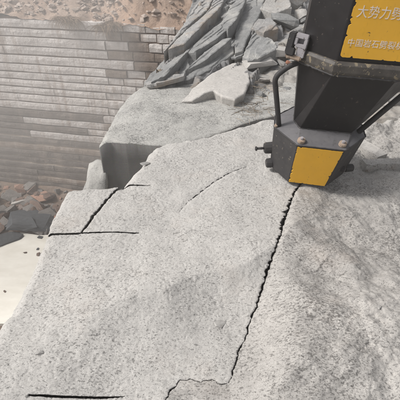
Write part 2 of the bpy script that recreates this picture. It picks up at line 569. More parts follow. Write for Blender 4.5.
def line_side(x, y, a, b):
    L = math.hypot(b[0] - a[0], b[1] - a[1])
    return ((b[0] - a[0]) * (y - a[1]) - (b[1] - a[1]) * (x - a[0])) / L      # + to the left of a->b


def rock_detail(x, y, k=1.0):
    """split granite: scallops, chips and pits"""
    z = 0.034 * fbm(x * 0.9 + 3, y * 0.9, 2, 1)
    z += 0.008 * fbm(x * 2.6, y * 2.6, 2, 4)
    z += k * 0.0022 * fbm(x * 11, y * 13, 3, 7)
    z += k * 0.0008 * fbm(x * 42, y * 52, 2, 15)
    p = gnoise(x * 30 + 1.7 * gnoise(x * 9, y * 9, 31), y * 44, 21)
    z -= k * 0.0022 * sstep(0.3, 0.5, p) * (0.5 + sstep(-0.3, 0.4, gnoise(x * 3, y * 3, 23)))
    p2 = gnoise(x * 70, y * 95, 27)
    z -= k * 0.0018 * sstep(0.25, 0.5, p2)
    st = fbm(x * 2.1 + y * 0.6, y * 2.6 - x * 0.9, 3, 37)
    z += 0.0022 * sstep(0.05, 0.08, st) * sstep(-0.1, 0.3, gnoise(x * 2.2, y * 2.2, 39)) + 0.0018 * sstep(-0.25, -0.22, st)      # thin broken steps
    return z


rA, rB = P(120, 305).xy, P(276, 246).xy
q1 = P2((283, 238), (300, 222), (318, 212), (355, 207), (380, 204))
q1b = P2((305, 272), (330, 258), (360, 270), (400, 282))
ridge = P2((293, 440), (294, 400), (300, 350), (304, 300), (300, 262), (288, 235))
ridx = np.array(ridge)
o_ = np.argsort(ridx[:, 1])
fcrack = rough_line(P2((179, 211), (186, 203), (196, 196), (207, 189), (216, 182), (228, 176), (240, 171), (247, 168)), 0.009, 0.02, 14)


FH = []
for sgn in (1, -1):
    side_ = []
    for i_, (x_, y_) in enumerate(fcrack):
        t_ = i_ / (len(fcrack) - 1)
        w_h = (0.0012 + 0.0022 * math.sin(math.pi * min(1, max(0, t_))) ** 0.6) * (1 + 0.5 * float(gnoise(t_ * 14, 0.3, 66)))
        side_.append((x_ + sgn * w_h * 0.5, y_ - sgn * w_h * 0.85))
    FH += side_ if sgn == 1 else side_[::-1]


def h_left(x, y):
    z = rock_detail(x, y)
    d = -line_side(x, y, rA, rB)                        # towards the camera
    d = d + 0.05 * fbm(x * 2.2, y * 2.2, 3, 51)
    fade = sstep(-1.0, -0.4, x)
    z = z - fade * 0.55 * (np.sqrt(np.clip(d, 0, 9) ** 2 + 0.0001) - 0.01) * (d > 0) * np.exp(-np.clip(d, 0, 9) / 0.45)
    z -= 0.075 * np.exp(-(((x + 1.0) / 0.28) ** 2 + ((y - 1.65) / 0.33) ** 2))   # hollow by the edge
    z += 0.03 * np.exp(-(((x + 0.1) / 0.5) ** 2 + ((y - 3.3) / 0.35) ** 2))
    return z


def grooves(x, y, z):
    for (x0, x1, yc, w, dep) in ():
        tap = np.clip((x1 - x) / 0.12, 0, 1) ** 0.5
        m = (np.abs(y - yc) <= w * np.maximum(tap, 0.35)) & (x > x0) & (x < x1)
        z = np.where(m, z - dep * np.maximum(tap, .4), z)
    fx = [p[0] for p in fcrack]; fy = [p[1] for p in fcrack]
    m = (x > min(fx) - .05) & (x < max(fx) + .05) & (y > min(fy) - .05) & (y < max(fy) + .05)
    d, _, _ = poly_dist(x[m], y[m], fcrack)
    wv = 0.0042 * (0.8 + 1.2 * np.clip(gnoise(x[m] * 9, y[m] * 9, 61), -0.6, 1))
    z[m] -= 0.006 * np.exp(-(d / 0.02) ** 2)
    return z


def h_B(x, y):
    return grooves(x, y, h_left(x, y))


def h_A(x, y):
    cxv = np.interp(y, CRM[:, 1], CRM[:, 0])
    far = sstep(0.0, 0.35, x - cxv)
    z = h_left(np.minimum(x, 1.6), y) * (1 - 0.45 * far) + rock_detail(x + 9, y, 1.5) * 0.7 * far
    rx = np.interp(y, ridx[o_, 1], ridx[o_, 0]) + 0.09 * fbm(x * 1.7, y * 2.6, 3, 71)
    rx = np.maximum(rx, cxv + 0.02)
    up = np.clip(x - cxv, 0, None)
    wdt = np.clip(rx - cxv, 0.02, 0.5)
    over = 0.035 * np.log1p(np.exp(np.clip((up - wdt) / 0.035, -30, 30)))            # rounded crest
    z = z + 0.36 * (up - over) * sstep(0.6, 1.1, y) - 0.075 * (1 - np.exp(-over / 0.3)) - 0.035 * np.clip(over, 0, 2)
    d, qx, qy = poly_dist(x, y, q1)
    z += 0.022 * np.exp(-np.abs(d) / 0.035) + 0.02 * sstep(0.0, 0.06, y - np.interp(x, [p[0] for p in q1], [p[1] for p in q1])) * sstep(0.5, 0.8, x)
    d2 = y - np.interp(x, [p[0] for p in q1b], [p[1] for p in q1b]) + 0.02 * fbm(x * 6, y * 6, 2, 77)
    z += 0.02 * sstep(-0.01, 0.012, d2) * sstep(0.62, 0.9, x) * (1 - sstep(0.0, 0.3, d2))
    z += 0.02 * fbm(x * 5 + y, y * 3, 3, 81) * sstep(0.5, 1.0, x)
    u = x * 0.83 + y * 0.55; w_ = y * 0.83 - x * 0.55
    z += 0.006 * fbm(u * 5, w_ * 17, 3, 87) * sstep(0.02, 0.3, x - cxv)
    z += 0.05 * fbm(x * 3.2, y * 5, 4, 89) * sstep(2.7, 3.4, y) * sstep(1.2, 1.7, x)
    z += 0.035 * np.clip(y - 2.9, 0, 2)
    return z


slab_B = link('granite_slab', patch('granite_slab', poly_B, xs, ys, h_B, [M['granite']], -0.8,
              ([(LEFT, 0.07, 0.035), (BACK_B, 0.10, 0.05), (CR_L, 0.012, 0.004), (K, 0.012, 0.004)], 0), holes=[HOLE_LOW, FH], undercut=[FH, CR_L, K_B, NOTCH, NOTCH_T, HOLE_LOW]),
              label='large pale granite slab between the quarry edge and the long main crack', cat='rock slab', group='cracked granite slabs')
slab_C = link('granite_slab', patch('granite_slab', poly_C, xs, ys, h_left, [M['granite']], -0.8,
              ([(LEFT_C, 0.05, 0.03), (K_L, 0.012, 0.004)], 0), undercut=[K_L, [(-1.08, SLOT_Y + .008), K_L[0]]]),
              label='small granite corner piece cut off by the short crack and the drilled slot', cat='rock slab', group='cracked granite slabs')
slab_A = link('granite_slab', patch('granite_slab', poly_A, xs, ys, h_A, [M['granite_dark']], -0.8,
              ([([p for p in CR if p[0] > P(230, 380, -.06).x and 1.45 < p[1] < 2.9], 0.045, 0.014), (BACK_A, 0.12, 0.06)], 0), undercut=[CR]),
              label='speckled granite slab under the rock splitter, beyond the main crack', cat='rock slab', group='cracked granite slabs')

# middle block with the sawn face
MID_F = rough_line([(-1.025, 3.50), (-0.9, 3.53), (-0.75, 3.51), (-0.55, 3.52), (-0.36, 3.50)], 0.0, 0.06, 16) + [(-0.2, 3.52), (0.1, 3.68), (0.39, 3.87), (0.62, 4.0), (0.85, 4.1), (1.12, 4.15), (1.3, 4.3)]
MID_L = rough_line([(-0.70, 5.05), (-0.80, 4.98), (-0.92, 4.82), (-1.0, 4.5), (-1.02, 4.0), (-1.03, 3.7), (-1.025, 3.50)], 0.012, 0.06, 17)
poly_M = MID_F + [(1.3, 5.3), (0.2, 5.25)] + MID_L[:-1]
xm = np.arange(-1.1, 1.35, 0.0085)
ym = np.arange(3.4, 5.4, 0.0095)


def h_M(x, y):
    z = rock_detail(x + 4.2, y + 1.3, 1.1) - 0.02
    z += 0.07 * sstep(-1.05, -0.7, x) * sstep(3.5, 4.2, y) - 0.04
    z -= 0.035 * sstep(-0.85, -0.35, x) * (1 - sstep(3.5, 3.8, y))
    return z


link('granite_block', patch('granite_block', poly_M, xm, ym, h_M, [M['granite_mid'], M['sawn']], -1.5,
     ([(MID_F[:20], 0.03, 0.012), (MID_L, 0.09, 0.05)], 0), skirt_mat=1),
     label='greenish grey granite block with a smooth dark sawn face, behind the slabs', cat='rock block')

# bedrock under everything
def bedrock():
    pts = [(-1.0, -2.4), (-1.0, 3.0), (-1.36, 3.2), (-1.38, 4.2), (-1.0, 4.9), (-0.7, 5.3), (5.9, 5.3), (5.9, -2.4)]
    v, f = [], []
    zs = [-0.78, -2.5, -4.5, -6.5, -9.6]
    for k, z in enumerate(zs):
        for i, (x, y) in enumerate(pts):
            v.append((x + (0.03 * k if k else 0) * (-1 if x < 0 else 0), y, z))
    n = len(pts)
    for k in range(len(zs) - 1):
        for i in range(n):
            j = (i + 1) % n
            f.append((k * n + i, k * n + j, (k + 1) * n + j, (k + 1) * n + i))
    f.append(tuple(range(n)))
    return raw_mesh('bedrock', v, f, M['granite_mid'])


link('ground', bedrock(), kind='structure', label='granite bedrock below the cracked slabs')

# ------------------------------------------------------------------ rubble slope and slate outcrop behind
ed = [(-0.66, 4.90), (-0.60, 5.15), (-0.50, 5.5), (-0.36, 6.0), (-0.26, 6.4), (-0.14, 7.0), (0.0, 7.9), (0.15, 9.5), (0.5, 12), (0.8, 15.0)]
EDGE_T = rough_line(ed, 0.012, 0.15, 20)


def h_T(x, y):
    z = -0.03 + 0.185 * np.clip(y - 4.75, 0, None)
    z = z + 0.05 * fbm(x * 1.3, y * 1.3, 4, 101) + 0.02 * fbm(x * 7, y * 7, 3, 105)
    z -= 0.10 * sstep(1.1, 2.2, x) * sstep(5.0, 6.5, y)
    s = (x * 0.88 - (y - 5) * 0.46)                     # across the strike of the layers
    lay = s * 3.2 + 0.5 * fbm(x * 1.6, y * 1.6, 3, 111)
    saw = lay - np.floor(lay)
    outc = 1 - sstep(0.75, 1.3, x - (y - 5.2) * 0.42)
    z += outc * (0.13 * saw ** 1.5 + 0.05 * fbm(x * 3, y * 3, 3, 113) - 0.04)
    return z


OC_RNG = np.random.default_rng(17)
OC_N = 46
OC_C = np.stack([OC_RNG.uniform(4.6, 9.8, OC_N), OC_RNG.uniform(-1.6, 2.2, OC_N)], 1)      # centres: along the strike, across it
OC_T = OC_RNG.uniform(-1, 1, (OC_N, 3))


def facets(x, y):
    """broken layered rock: each stretched cell is one tilted split plane"""
    wx = x + 0.05 * fbm(x * 3, y * 3, 3, 131); wy = y + 0.05 * fbm(x * 3 + 9, y * 3, 3, 133)
    u = wx * 0.447 + wy * 0.894; v = wx * 0.894 - (wy - 5.2) * 0.447
    best = np.full(np.shape(x), 1e9); z = np.zeros(np.shape(x))
    for (cu, cv), (a, b, c) in zip(OC_C, OC_T):
        d = ((u - cu) / 2.6) ** 2 + (v - cv) ** 2
        zz = 0.075 * a + 0.10 * b * (u - cu) + (0.34 + 0.26 * c) * (v - cv)
        m = d < best
        best = np.where(m, d, best); z = np.where(m, zz, z)
    return z


def h_O(x, y):
    z = -0.03 + 0.185 * np.clip(y - 4.75, 0, None) + 0.06
    z = z + 0.45 * facets(x, y) - 0.03
    z += 0.012 * fbm(x * 6, y * 4, 3, 141) + 0.005 * fbm(x * 24, y * 18, 2, 143)
    return z


def hT(x, y):
    return float(h_T(np.array([x]), np.array([y]))[0])


poly_T = [(7.5, 15.0), (7.5, 4.25), (3.2, 4.15), (2.2, 4.05), (1.4, 4.0), (1.0, 4.3), (0.75, 4.72), (0.2, 4.86), (-0.4, 4.88)] + EDGE_T
xt = np.concatenate([np.arange(-1.0, 3.5, 0.025), np.arange(3.5, 7.7, 0.08)])
yt = np.concatenate([np.arange(3.9, 8.2, 0.025), np.arange(8.2, 15.2, 0.1)])
tm = patch('hillside', poly_T, xt, yt, h_T, [M['rubble_ground'], M['outcrop_ground']], -9.6, None, skirt_mat=1)
pc = np.zeros(len(tm.polygons) * 3); tm.polygons.foreach_get('center', pc); pc = pc.reshape(-1, 3)
mi = np.zeros(len(pc), np.int32)
mi[(pc[:, 0] - (pc[:, 1] - 5.2) * 0.42 + 0.25 * fbm(pc[:, 0] * 2, pc[:, 1] * 2, 2, 121)) < 0.95] = 1
tm.polygons.foreach_set('material_index', mi)
link('terrain', tm, kind='structure', label='stony rubble slope behind the rock splitter')


def rock_bm(rng, n=14, flat=0.6, sub=1, amp=0.05, box=False):
    bm = bmesh.new()
    for _ in range(n):
        v = Vector((rng.gauss(0, 1), rng.gauss(0, 1), rng.gauss(0, 1))).normalized()
        if box:
            v = Vector([math.copysign(abs(c) ** 0.45, c) for c in v])
        v *= rng.uniform(0.75, 1.1) * 0.5
        v.z *= flat
        bm.verts.new(v)
    r = bmesh.ops.convex_hull(bm, input=bm.verts)
    bmesh.ops.delete(bm, geom=[g for g in r['geom_interior'] if isinstance(g, bmesh.types.BMVert)], context='VERTS')
    if sub:
        bmesh.ops.subdivide_edges(bm, edges=bm.edges, cuts=sub, use_grid_fill=True)
        off = Vector((rng.uniform(0, 50), rng.uniform(0, 50), rng.uniform(0, 50)))
        for v in bm.verts:
            v.co += Vector(mnoise.noise_vector(v.co * 3.0 + off)) * amp
    return bm


def bm_mesh(bm, name, mat, smooth=False):
    me = bpy.data.meshes.new(name)
    bmesh.ops.recalc_face_normals(bm, faces=bm.faces)
    bm.to_mesh(me)
    bm.free()
    for m in (mat if isinstance(mat, (list, tuple)) else [mat]):
        me.materials.append(m)
    if smooth:
        me.polygons.foreach_set('use_smooth', np.ones(len(me.polygons), bool))
    return me


def plate_mesh(rng, L, W, T, mat, name='slab'):
    """an angular slate plate: irregular outline, split edges, slightly warped faces"""
    bm = bmesh.new()
    n = rng.randint(6, 9)
    pts = []
    for k in range(n):
        a = (k + rng.uniform(-.3, .3)) / n * 2 * math.pi
        rx = 0.5 * L * rng.uniform(0.72, 1.05); ry = 0.5 * W * rng.uniform(0.7, 1.05)
        c, s = math.cos(a), math.sin(a)
        pts.append((math.copysign(abs(c) ** 0.7, c) * rx, math.copysign(abs(s) ** 0.7, s) * ry))
    # densify the outline
    dense = []
    for a, b in zip(pts, pts[1:] + pts[:1]):
        for t in (0, 0.35, 0.7):
            j = 0.04 * W
            dense.append((a[0] + (b[0] - a[0]) * t + rng.uniform(-j, j), a[1] + (b[1] - a[1]) * t + rng.uniform(-j, j)))
    top = [bm.verts.new((x, y, T / 2 + rng.uniform(-.15, .15) * T)) for x, y in dense]
    mid = [bm.verts.new((x * rng.uniform(1.0, 1.05), y * rng.uniform(1.0, 1.05), rng.uniform(-.1, .1) * T)) for x, y in dense]
    bot = [bm.verts.new((x * 0.95, y * 0.95, -T / 2)) for x, y in dense]
    c = bm.verts.new((0, 0, T / 2 + 0.1 * T)); c2 = bm.verts.new((0, 0, -T / 2))
    inn = [bm.verts.new((x * 0.55, y * 0.55, T / 2 + rng.uniform(-.12, .2) * T)) for x, y in dense]
    m = len(dense)
    for i in range(m):
        j = (i + 1) % m
        bm.faces.new((c, inn[i], inn[j])); bm.faces.new((inn[i], top[i], top[j], inn[j]))
        bm.faces.new((top[i], mid[i], mid[j], top[j])); bm.faces.new((mid[i], bot[i], bot[j], mid[j]))
        bm.faces.new((c2, bot[j], bot[i]))
    return bm_mesh(bm, name, mat)


def ground_hit(px, py):
    d = ray(px, py)
    t = 4.0
    while t < 30:
        p = Vector((0, 0, CAMH)) + d * t
        if p.z < hT(p.x, p.y):
            return p
        t += 0.03
    return p


# outcrop slabs: plates lying on the slope, long side along the strike
oc = link('rock_outcrop', None, loc=(0, 5.2, 0), label='jagged blue-grey slate outcrop of tilted layered plates behind the sawn block', cat='rock outcrop')
strike = Vector((1.15, 2.3, 0.50)).normalized()
rng = random.Random(42)
side = Vector((0, 0, 1)).cross(strike).normalized()      # points to the left


def outcrop_plate(x, y, L, W, T, tilt, mat, up=0.0, yawj=0.0, seed=None):
    rr = random.Random(seed if seed is not None else rng.random())
    st = (Matrix.Rotation(yawj, 3, 'Z') @ strike).normalized()
    sd = Vector((0, 0, 1)).cross(st).normalized()
    nrm0 = st.cross(-sd).normalized()
    if nrm0.z < 0:
        nrm0 = -nrm0
    nrm = (nrm0 * math.cos(tilt) + sd * math.sin(tilt)).normalized()
    wv = nrm.cross(st).normalized()
    Mx = Matrix((st, wv, nrm)).transposed().to_4x4()
    o = link('slab', plate_mesh(rr, L, W, T, mat), parent=oc)
    Mx.translation = Vector((x, y, hT(x, y) + up)) - oc.location
    o.matrix_local = Mx
    return o


OC_R = rough_line([(0.20, 5.05), (0.32, 5.6), (0.62, 6.2), (1.05, 7.0), (1.5, 8.0), (2.3, 9.8)], 0.08, 0.15, 23)
OC_L = rough_line([(-0.02, 9.8), (-0.10, 8.6), (-0.16, 7.9), (-0.28, 7.0), (-0.40, 6.4), (-0.50, 6.0), (-0.64, 5.5), (-0.76, 5.15), (-0.74, 5.0), (-0.3, 4.98), (0.20, 5.05)], 0.014, 0.12, 24)
link('rock_face', patch('rock_face', OC_R + OC_L[:-1], np.arange(-0.95, 2.5, 0.014), np.arange(4.9, 9.9, 0.016), lambda x, y: h_O(x, y),
     [M['slate']], -1.2, None), parent=oc).location = -oc.location



def z_oc(y):
    return 0.03 + 0.185 * max(0.0, y - 4.75)


def oc_slab(pix, lift, tilt, pitch, mat, seed):
    """one big split slab of the outcrop, from its outline on the slope"""
    pts = []
    for (a, b) in pix:
        d = ray(140 + a / 2.5, b / 2.5)
        t = 3.0
        while True:
            p = Vector((0, 0, CAMH)) + d * t
            if p.z < z_oc(p.y) + lift or t > 14:
                break
            t += 0.01
        pts.append((p.x, p.y))
    cx = sum(p[0] for p in pts) / len(pts); cy = sum(p[1] for p in pts) / len(pts)
    pl = rough_line(pts + [pts[0]], 0.010, 0.05, seed)[:-1]

    def hs(x, y):
        v = (x - cx) * 0.894 - (y - cy) * 0.447; u = (x - cx) * 0.447 + (y - cy) * 0.894
        z = 0.03 + 0.185 * np.clip(y - 4.75, 0, None) + lift + tilt * v + pitch * u
        n1 = fbm(u * 0.8 + seed, v * 3.2, 2, seed) * 2.4 + 0.25 * gnoise(u * 4, v * 9, seed + 4)
        z += 0.016 * (np.floor(n1 * 0.75) + sstep(0.86, 1.0, n1 * 0.75 - np.floor(n1 * 0.75)))        # thin split layers
        return z + 0.004 * fbm(x * 5, y * 5, 3, seed + 1) + 0.0025 * fbm(x * 26, y * 26, 2, seed + 2)
    xs_ = np.arange(min(p[0] for p in pl) - .03, max(p[0] for p in pl) + .03, 0.0125)
    ys_ = np.arange(min(p[1] for p in pl) - .03, max(p[1] for p in pl) + .03, 0.015)
    me = patch('slab', pl, xs_, ys_, hs, [mat], z_oc(cy) - 0.35, ([(pl + [pl[0]], 0.02, 0.010)], 0))
    me.polygons.foreach_set('use_smooth', np.zeros(len(me.polygons), bool))
    link('slab', me, parent=oc).location = -oc.location


SL, SPALE = M['slate'], M['slate_pale']
oc_slab([(60, 205), (100, 165), (130, 145), (190, 115), (240, 100), (235, 135), (190, 165), (120, 197)], 0.02, 0.10, 0.02, SL, 301)
oc_slab([(28, 207), (33, 175), (60, 150), (110, 115), (127, 124), (98, 163), (62, 203)], 0.08, 0.42, 0.0, SL, 302)
oc_slab([(118, 160), (150, 132), (205, 100), (228, 104), (200, 126), (160, 148)], 0.12, 0.30, 0.04, SL, 303)
oc_slab([(108, 122), (150, 85), (200, 50), (236, 10), (244, 30), (240, 55), (215, 85), (190, 105), (140, 130)], 0.13, 0.36, 0.0, SL, 304)
oc_slab([(236, 104), (241, 60), (262, 12), (270, -12), (312, -12), (302, 30), (277, 80), (257, 130), (238, 134)], 0.06, 0.12, 0.02, SL, 305)
oc_slab([(70, 122), (90, 95), (130, 60), (170, 20), (186, -10), (212, -10), (192, 30), (150, 77), (110, 116)], 0.14, 0.25, 0.0, SPALE, 306)
oc_slab([(58, 135), (85, 98), (110, 58), (130, 18), (148, -10), (182, -10), (165, 25), (125, 63), (86, 105)], 0.08, 0.20, 0.0, SPALE, 307)
oc_slab([(205, 50), (225, 10), (240, -12), (268, -12), (258, 14), (238, 56), (220, 84), (208, 70)], 0.16, 0.30, 0.0, SL, 308)
oc_slab([(256, 136), (286, 70), (332, 95), (346, 124), (300, 150), (270, 152)], 0.09, 0.05, -0.05, SL, 309)
oc_slab([(278, 66), (296, 42), (330, 44), (346, 70), (310, 78)], 0.12, 0.05, 0.0, SPALE, 310)
oc_slab([(300, 20), (318, -10), (372, -10), (380, 22), (340, 36)], 0.10, 0.05, 0.0, M['rubble'], 311)
for i in range(20):
    y = rng.uniform(5.3, 8.3)
    xl = float(np.interp(y, [p[1] for p in ed], [p[0] for p in ed]))
    x = xl + rng.uniform(0.15, 1.25)
    if y < 5.7 and x > -0.25:
        continue
    outcrop_plate(x, y, rng.uniform(0.2, 0.55), rng.uniform(0.10, 0.2), rng.uniform(0.02, 0.05), R(rng.uniform(5, 30)), M['slate'] if rng.random() < 0.5 else M['slate_pale'], float(h_O(np.array([x]), np.array([y]))[0]) - hT(x, y) + 0.02, R(rng.uniform(-25, 25)))
p = P(165, 90)
outcrop_plate(p.x, p.y, 0.62, 0.22, 0.06, R(4), M['slate_pale'], 0.05, R(-55))

# the boulder on the sawn block
def boulder():
    poly = rough_line([tuple(P(a, b, 0.12).xy) for a, b in ((181, 95), (193, 86), (210, 78), (228, 70), (241, 65), (248, 72), (250, 84), (244, 94), (235, 99), (222, 96), (213, 91), (205, 92), (192, 96), (181, 95))], 0.010, 0.04, 30)
    cx = sum(p[0] for p in poly) / len(poly); cy = sum(p[1] for p in poly) / len(poly)
    poly = [(p[0], p[1]) for p in poly[:-1]]
    gx = np.arange(-0.5, 1.1, 0.012); gy = np.arange(3.9, 5.5, 0.012)
    dl = sum(poly_dist(np.array([0.]), np.array([0.]), poly)[0]) * 0

    def hb(x, y):
        z = 0.075 + 0.075 * sstep(-0.25, 0.2, x) + rock_detail(x + 2, y + 6, 1.3) * 0.7
        z += 0.10 * (y - 4.8) * 0.8
        return z
    me = patch('boulder', poly, gx, gy, hb, [M['boulder'], M['granite_mid']], -0.06, ([(poly + [poly[0]], 0.02, 0.012)], 0), skirt_in=0.05, skirt_mat=0)
    return link('boulder', me, label='bright irregular granite boulder lying on the sawn granite block', cat='boulder')


boulder()

# pale stone wedged left of the sawn block
rb = rock_bm(random.Random(21), 60, 1.0, 2, 0.04, True)
link('boulder', bm_mesh(rb, 'boulder', M['granite_mid'], True), loc=(-1.15, 3.62, -0.66), rot=(0.1, 0.25, 0.2), scale=(0.26, 0.42, 0.56),
     label='small pale stone wedged beside the foot of the sawn block', cat='boulder')

# loose stones on the rubble slope
proto = []
for s in range(12):
    r_ = random.Random(500 + s)
    proto.append(r_.choice((0.35, 0.45, 0.7)))
stone_me = {}


def stone(kind, i):
    if (kind, i) not in stone_me:
        stone_me[(kind, i)] = bm_mesh(rock_bm(random.Random(500 + i), 13, proto[i], 1, 0.045, i % 3 == 0), 'loose_stone', M[kind])
    return stone_me[(kind, i)]


rng = random.Random(77)
named = [  # px, py, sx, sy, sz, rz, material, label
    
    (262, 27, 0.70, 0.45, 0.35, 0.2, 'pale_rock', 'pale brownish stone block high on the rubble slope'),
    (283, 24, 0.55, 0.35, 0.25, -0.2, 'slate', 'dark flat stone on the rubble slope above the pale slab'),
    
    (283, 58, 0.55, 0.32, 0.16, 0.1, 'boulder', 'whitish flat stone beside the small red stone'),
    (288, 64, 0.10, 0.08, 0.08, 0.1, 'red_rock', 'small reddish stone on the rubble near the guard bar'),
    (262, 65, 0.60, 0.22, 0.14, 0.5, 'boulder', 'long pale splinter of stone lying below the dark slab'),
    (258, 78, 0.40, 0.22, 0.10, -0.3, 'rubble', 'thin grey stone flake lying next to the dry twigs'),
    (285, 8, 0.80, 0.5, 0.4, 0.3, 'rubble', 'grey stone at the top of the rubble slope left of the machine'),
    (300, 18, 0.5, 0.3, 0.3, 1.3, 'rubble', 'small angular stone right beside the splitter housing'),
]
for (px, py, sx, sy, sz, rz, mt, lab) in named:
    p = ground_hit(px, py); zz = hT(p.x, p.y)
    link('loose_stone', stone(mt, rng.randrange(12)), loc=(p.x, p.y, zz + 0.12 * sz), rot=(rng.uniform(-.2, .2), rng.uniform(-.2, .2), rz), scale=(sx, sy, sz * 1.4), label=lab, cat='stone')
for i in range(150):
    y = 4.5 + 5.5 * rng.random() ** 1.2
    x = rng.uniform(0.75 + (y - 4.75) * 0.30, 2.2 + (y - 4) * 0.8)
    s = rng.uniform(0.06, 0.26) * (1 + 0.1 * (y - 4.5))
    link('loose_stone', stone(rng.choice(('rubble', 'rubble', 'pale_rock', 'slate_pale', 'slate')), rng.randrange(12)), loc=(x, y, hT(x, y) + 0.1 * s),
         rot=(rng.uniform(-.4, .4), rng.uniform(-.4, .4), rng.uniform(0, 6.3)), scale=(s * rng.uniform(.8, 1.8), s, s * rng.uniform(.5, 1.0)),
         label='loose grey stone strewn on the rubble slope behind the splitter', cat='stone', group='stones strewn on the rubble slope')

# stone offcuts behind the splitter
def offcut(pa, pb, w, h, seed, lab, lift=0.0, mat='boulder'):
    a, b = Vector(pa), Vector(pb)
    L = (b - a).length
    bm = bmesh.new()
    n = 9
    r_ = random.Random(seed)
    ringv = []
    for k in range(n):
        t = k / (n - 1)
        ringv.append([bm.verts.new((t * L, sx * w / 2 + r_.uniform(-.006, .006), sz * h + r_.uniform(-.005, .005))) for sx, sz in ((-1, 0), (1, 0), (1, .55), (.9, 1), (-.9, 1), (-1, .55))])
    for k in range(n - 1):
        for q in range(6):
            bm.faces.new((ringv[k][q], ringv[k][(q + 1) % 6], ringv[k + 1][(q + 1) % 6], ringv[k + 1][q]))
    bm.faces.new(ringv[0]); bm.faces.new(ringv[-1])
    me = bm_mesh(bm, 'stone_bar', M[mat])
    d = b - a
    link('stone_bar', me, loc=a, rot=(0, -math.asin(d.z / L), math.atan2(d.y, d.x)), label=lab, cat='stone bar')


def hAs(x, y):
    return float(h_A(np.array([x]), np.array([y]))[0])


pa, pb = P(352, 137, 0.03), P(383, 152, 0.03)
pa.z, pb.z = hAs(pa.x, pa.y) - .01, hAs(pb.x, pb.y) - .01
offcut(pa, pb, 0.15, 0.08, 1, 'short pale stone bar lying behind the head of the splitter')
pa, pb = P(364, 163, 0.0), P(412, 161, 0.0)
pa.z, pb.z = hAs(pa.x, pa.y) - .01, hAs(pb.x, pb.y) - .01
offcut(pa, pb, 0.11, 0.08, 2, 'long pale stone bar running out of the picture beside the splitter', mat='rubble')

# chips on the slabs
for (px, py, s, lab, hf) in ((220, 313, 0.055, 'small flat stone chip on the slab beside the lower main crack', h_left), (378, 308, 0.028, 'tiny stone chip on the speckled slab', h_A),
                             (145, 166, 0.07, 'rounded stone knob on the slope above the short slot', h_left), (38, 351, 0.03, 'small dark chip near the edge of the pale slab', h_left)):
    p = P(px, py)
    z = float(hf(np.array([p.x]), np.array([p.y]))[0])
    link('stone_chip', stone('granite', int(px) % 12), loc=(p.x, p.y, z + s * 0.05), rot=(0.1, 0.1, px), scale=(s * 1.5, s, s * 0.7), label=lab, cat='stone chip')

# dry twigs
def strands(name, mat, spots, n, lmin, lmax, w, lean, droop, seed):
    rg = random.Random(seed)
    V, F = [], []
    for _ in range(n):
        c = Vector(rg.choice(spots)) + Vector((rg.gauss(0, 1), rg.gauss(0, 1), 0)) * lean[0]
        a = rg.uniform(0, 6.283)
        L = rg.uniform(lmin, lmax)
        d = Vector((math.cos(a), math.sin(a), rg.uniform(*lean[1]))).normalized()
        sd = d.cross(Vector((0, 0, 1)))
        if sd.length < 1e-3:
            sd = Vector((1, 0, 0))
        sd = sd.normalized() * w * rg.uniform(.6, 1.3)
        p = c.copy()
        ring = []
        for k in range(4):
            f = 1 - k / 4.2
            up = sd.cross(d).normalized() * sd.length
            ring.append(len(V))
            V += [p + sd * f, p - sd * f * 0.5 + up * f * 0.8, p - sd * f * 0.5 - up * f * 0.8]
            d = (d + Vector((rg.uniform(-.25, .25), rg.uniform(-.25, .25), -droop))).normalized()
            p = p + d * L / 3
        for k in range(3):
            i0, i1 = ring[k], ring[k + 1]
            for q in range(3):
                F.append((i0 + q, i0 + (q + 1) % 3, i1 + (q + 1) % 3, i1 + q))
    return raw_mesh(name, V, F, mat)


sp = []
for (px, py) in ((252, 92), (256, 86), (262, 96), (258, 104), (268, 90), (266, 110), (274, 100), (250, 108), (246, 116)):
    p = P(px, py); sp.append((p.x, p.y, max(hT(p.x, p.y) if p.y > 4.7 else 0.0, 0) + 0.02))
link('twigs', strands('twigs', M['twig'], sp, 130, 0.10, 0.32, 0.004, (0.10, (-.02, .25)), 0.1, 5), kind='stuff', label='dry twigs and straw scattered beside the boulder', cat='twigs')

# ------------------------------------------------------------------ the far quarry
FLOOR_Z = -9.0


def wall_y(x):
    return 15.9 + (-4.98 - x) * 0.204


WYAW = math.atan(-0.204)
NC, CH = 24, 0.332
WX0, WX1 = -21.0, 4.5
wall = link('quarry_wall', None, loc=(-5.0, wall_y(-5.0), FLOOR_Z), label='tall quarry wall of stacked horizontal cut courses across the pit', cat='quarry wall')
rng = random.Random(9)
Lx = Vector((math.cos(WYAW), math.sin(WYAW), 0)); Nx = Vector((Lx.y, -Lx.x, 0))   # along the wall, and out of it towards the camera


def wall_pt(s, outw, z):
    """s along wall (0 at x=-5), out of wall, height above floor: local to the wall empty"""
    return Lx * s + Nx * outw + Vector((0, 0, z))


S0, S1 = (WX0 + 5) * 1.02, (WX1 + 5) * 1.02


def px_of(s, z):
    w = Vector((-5.0, wall_y(-5.0), FLOOR_Z)) + wall_pt(s, 0, z) - Vector((0, 0, CAMH))
    d = w.dot(FW)
    return 200 + 200 * w.x / d / TANF, 200 - 200 * w.dot(UP) / d / TANF


def top_of(s):
    return 7.95 + 0.25 * float(gnoise(s * 0.5, 3.0, 5)) + 0.12 * float(gnoise(s * 1.7, 1.0, 6)) - 0.045 * max(0, s)


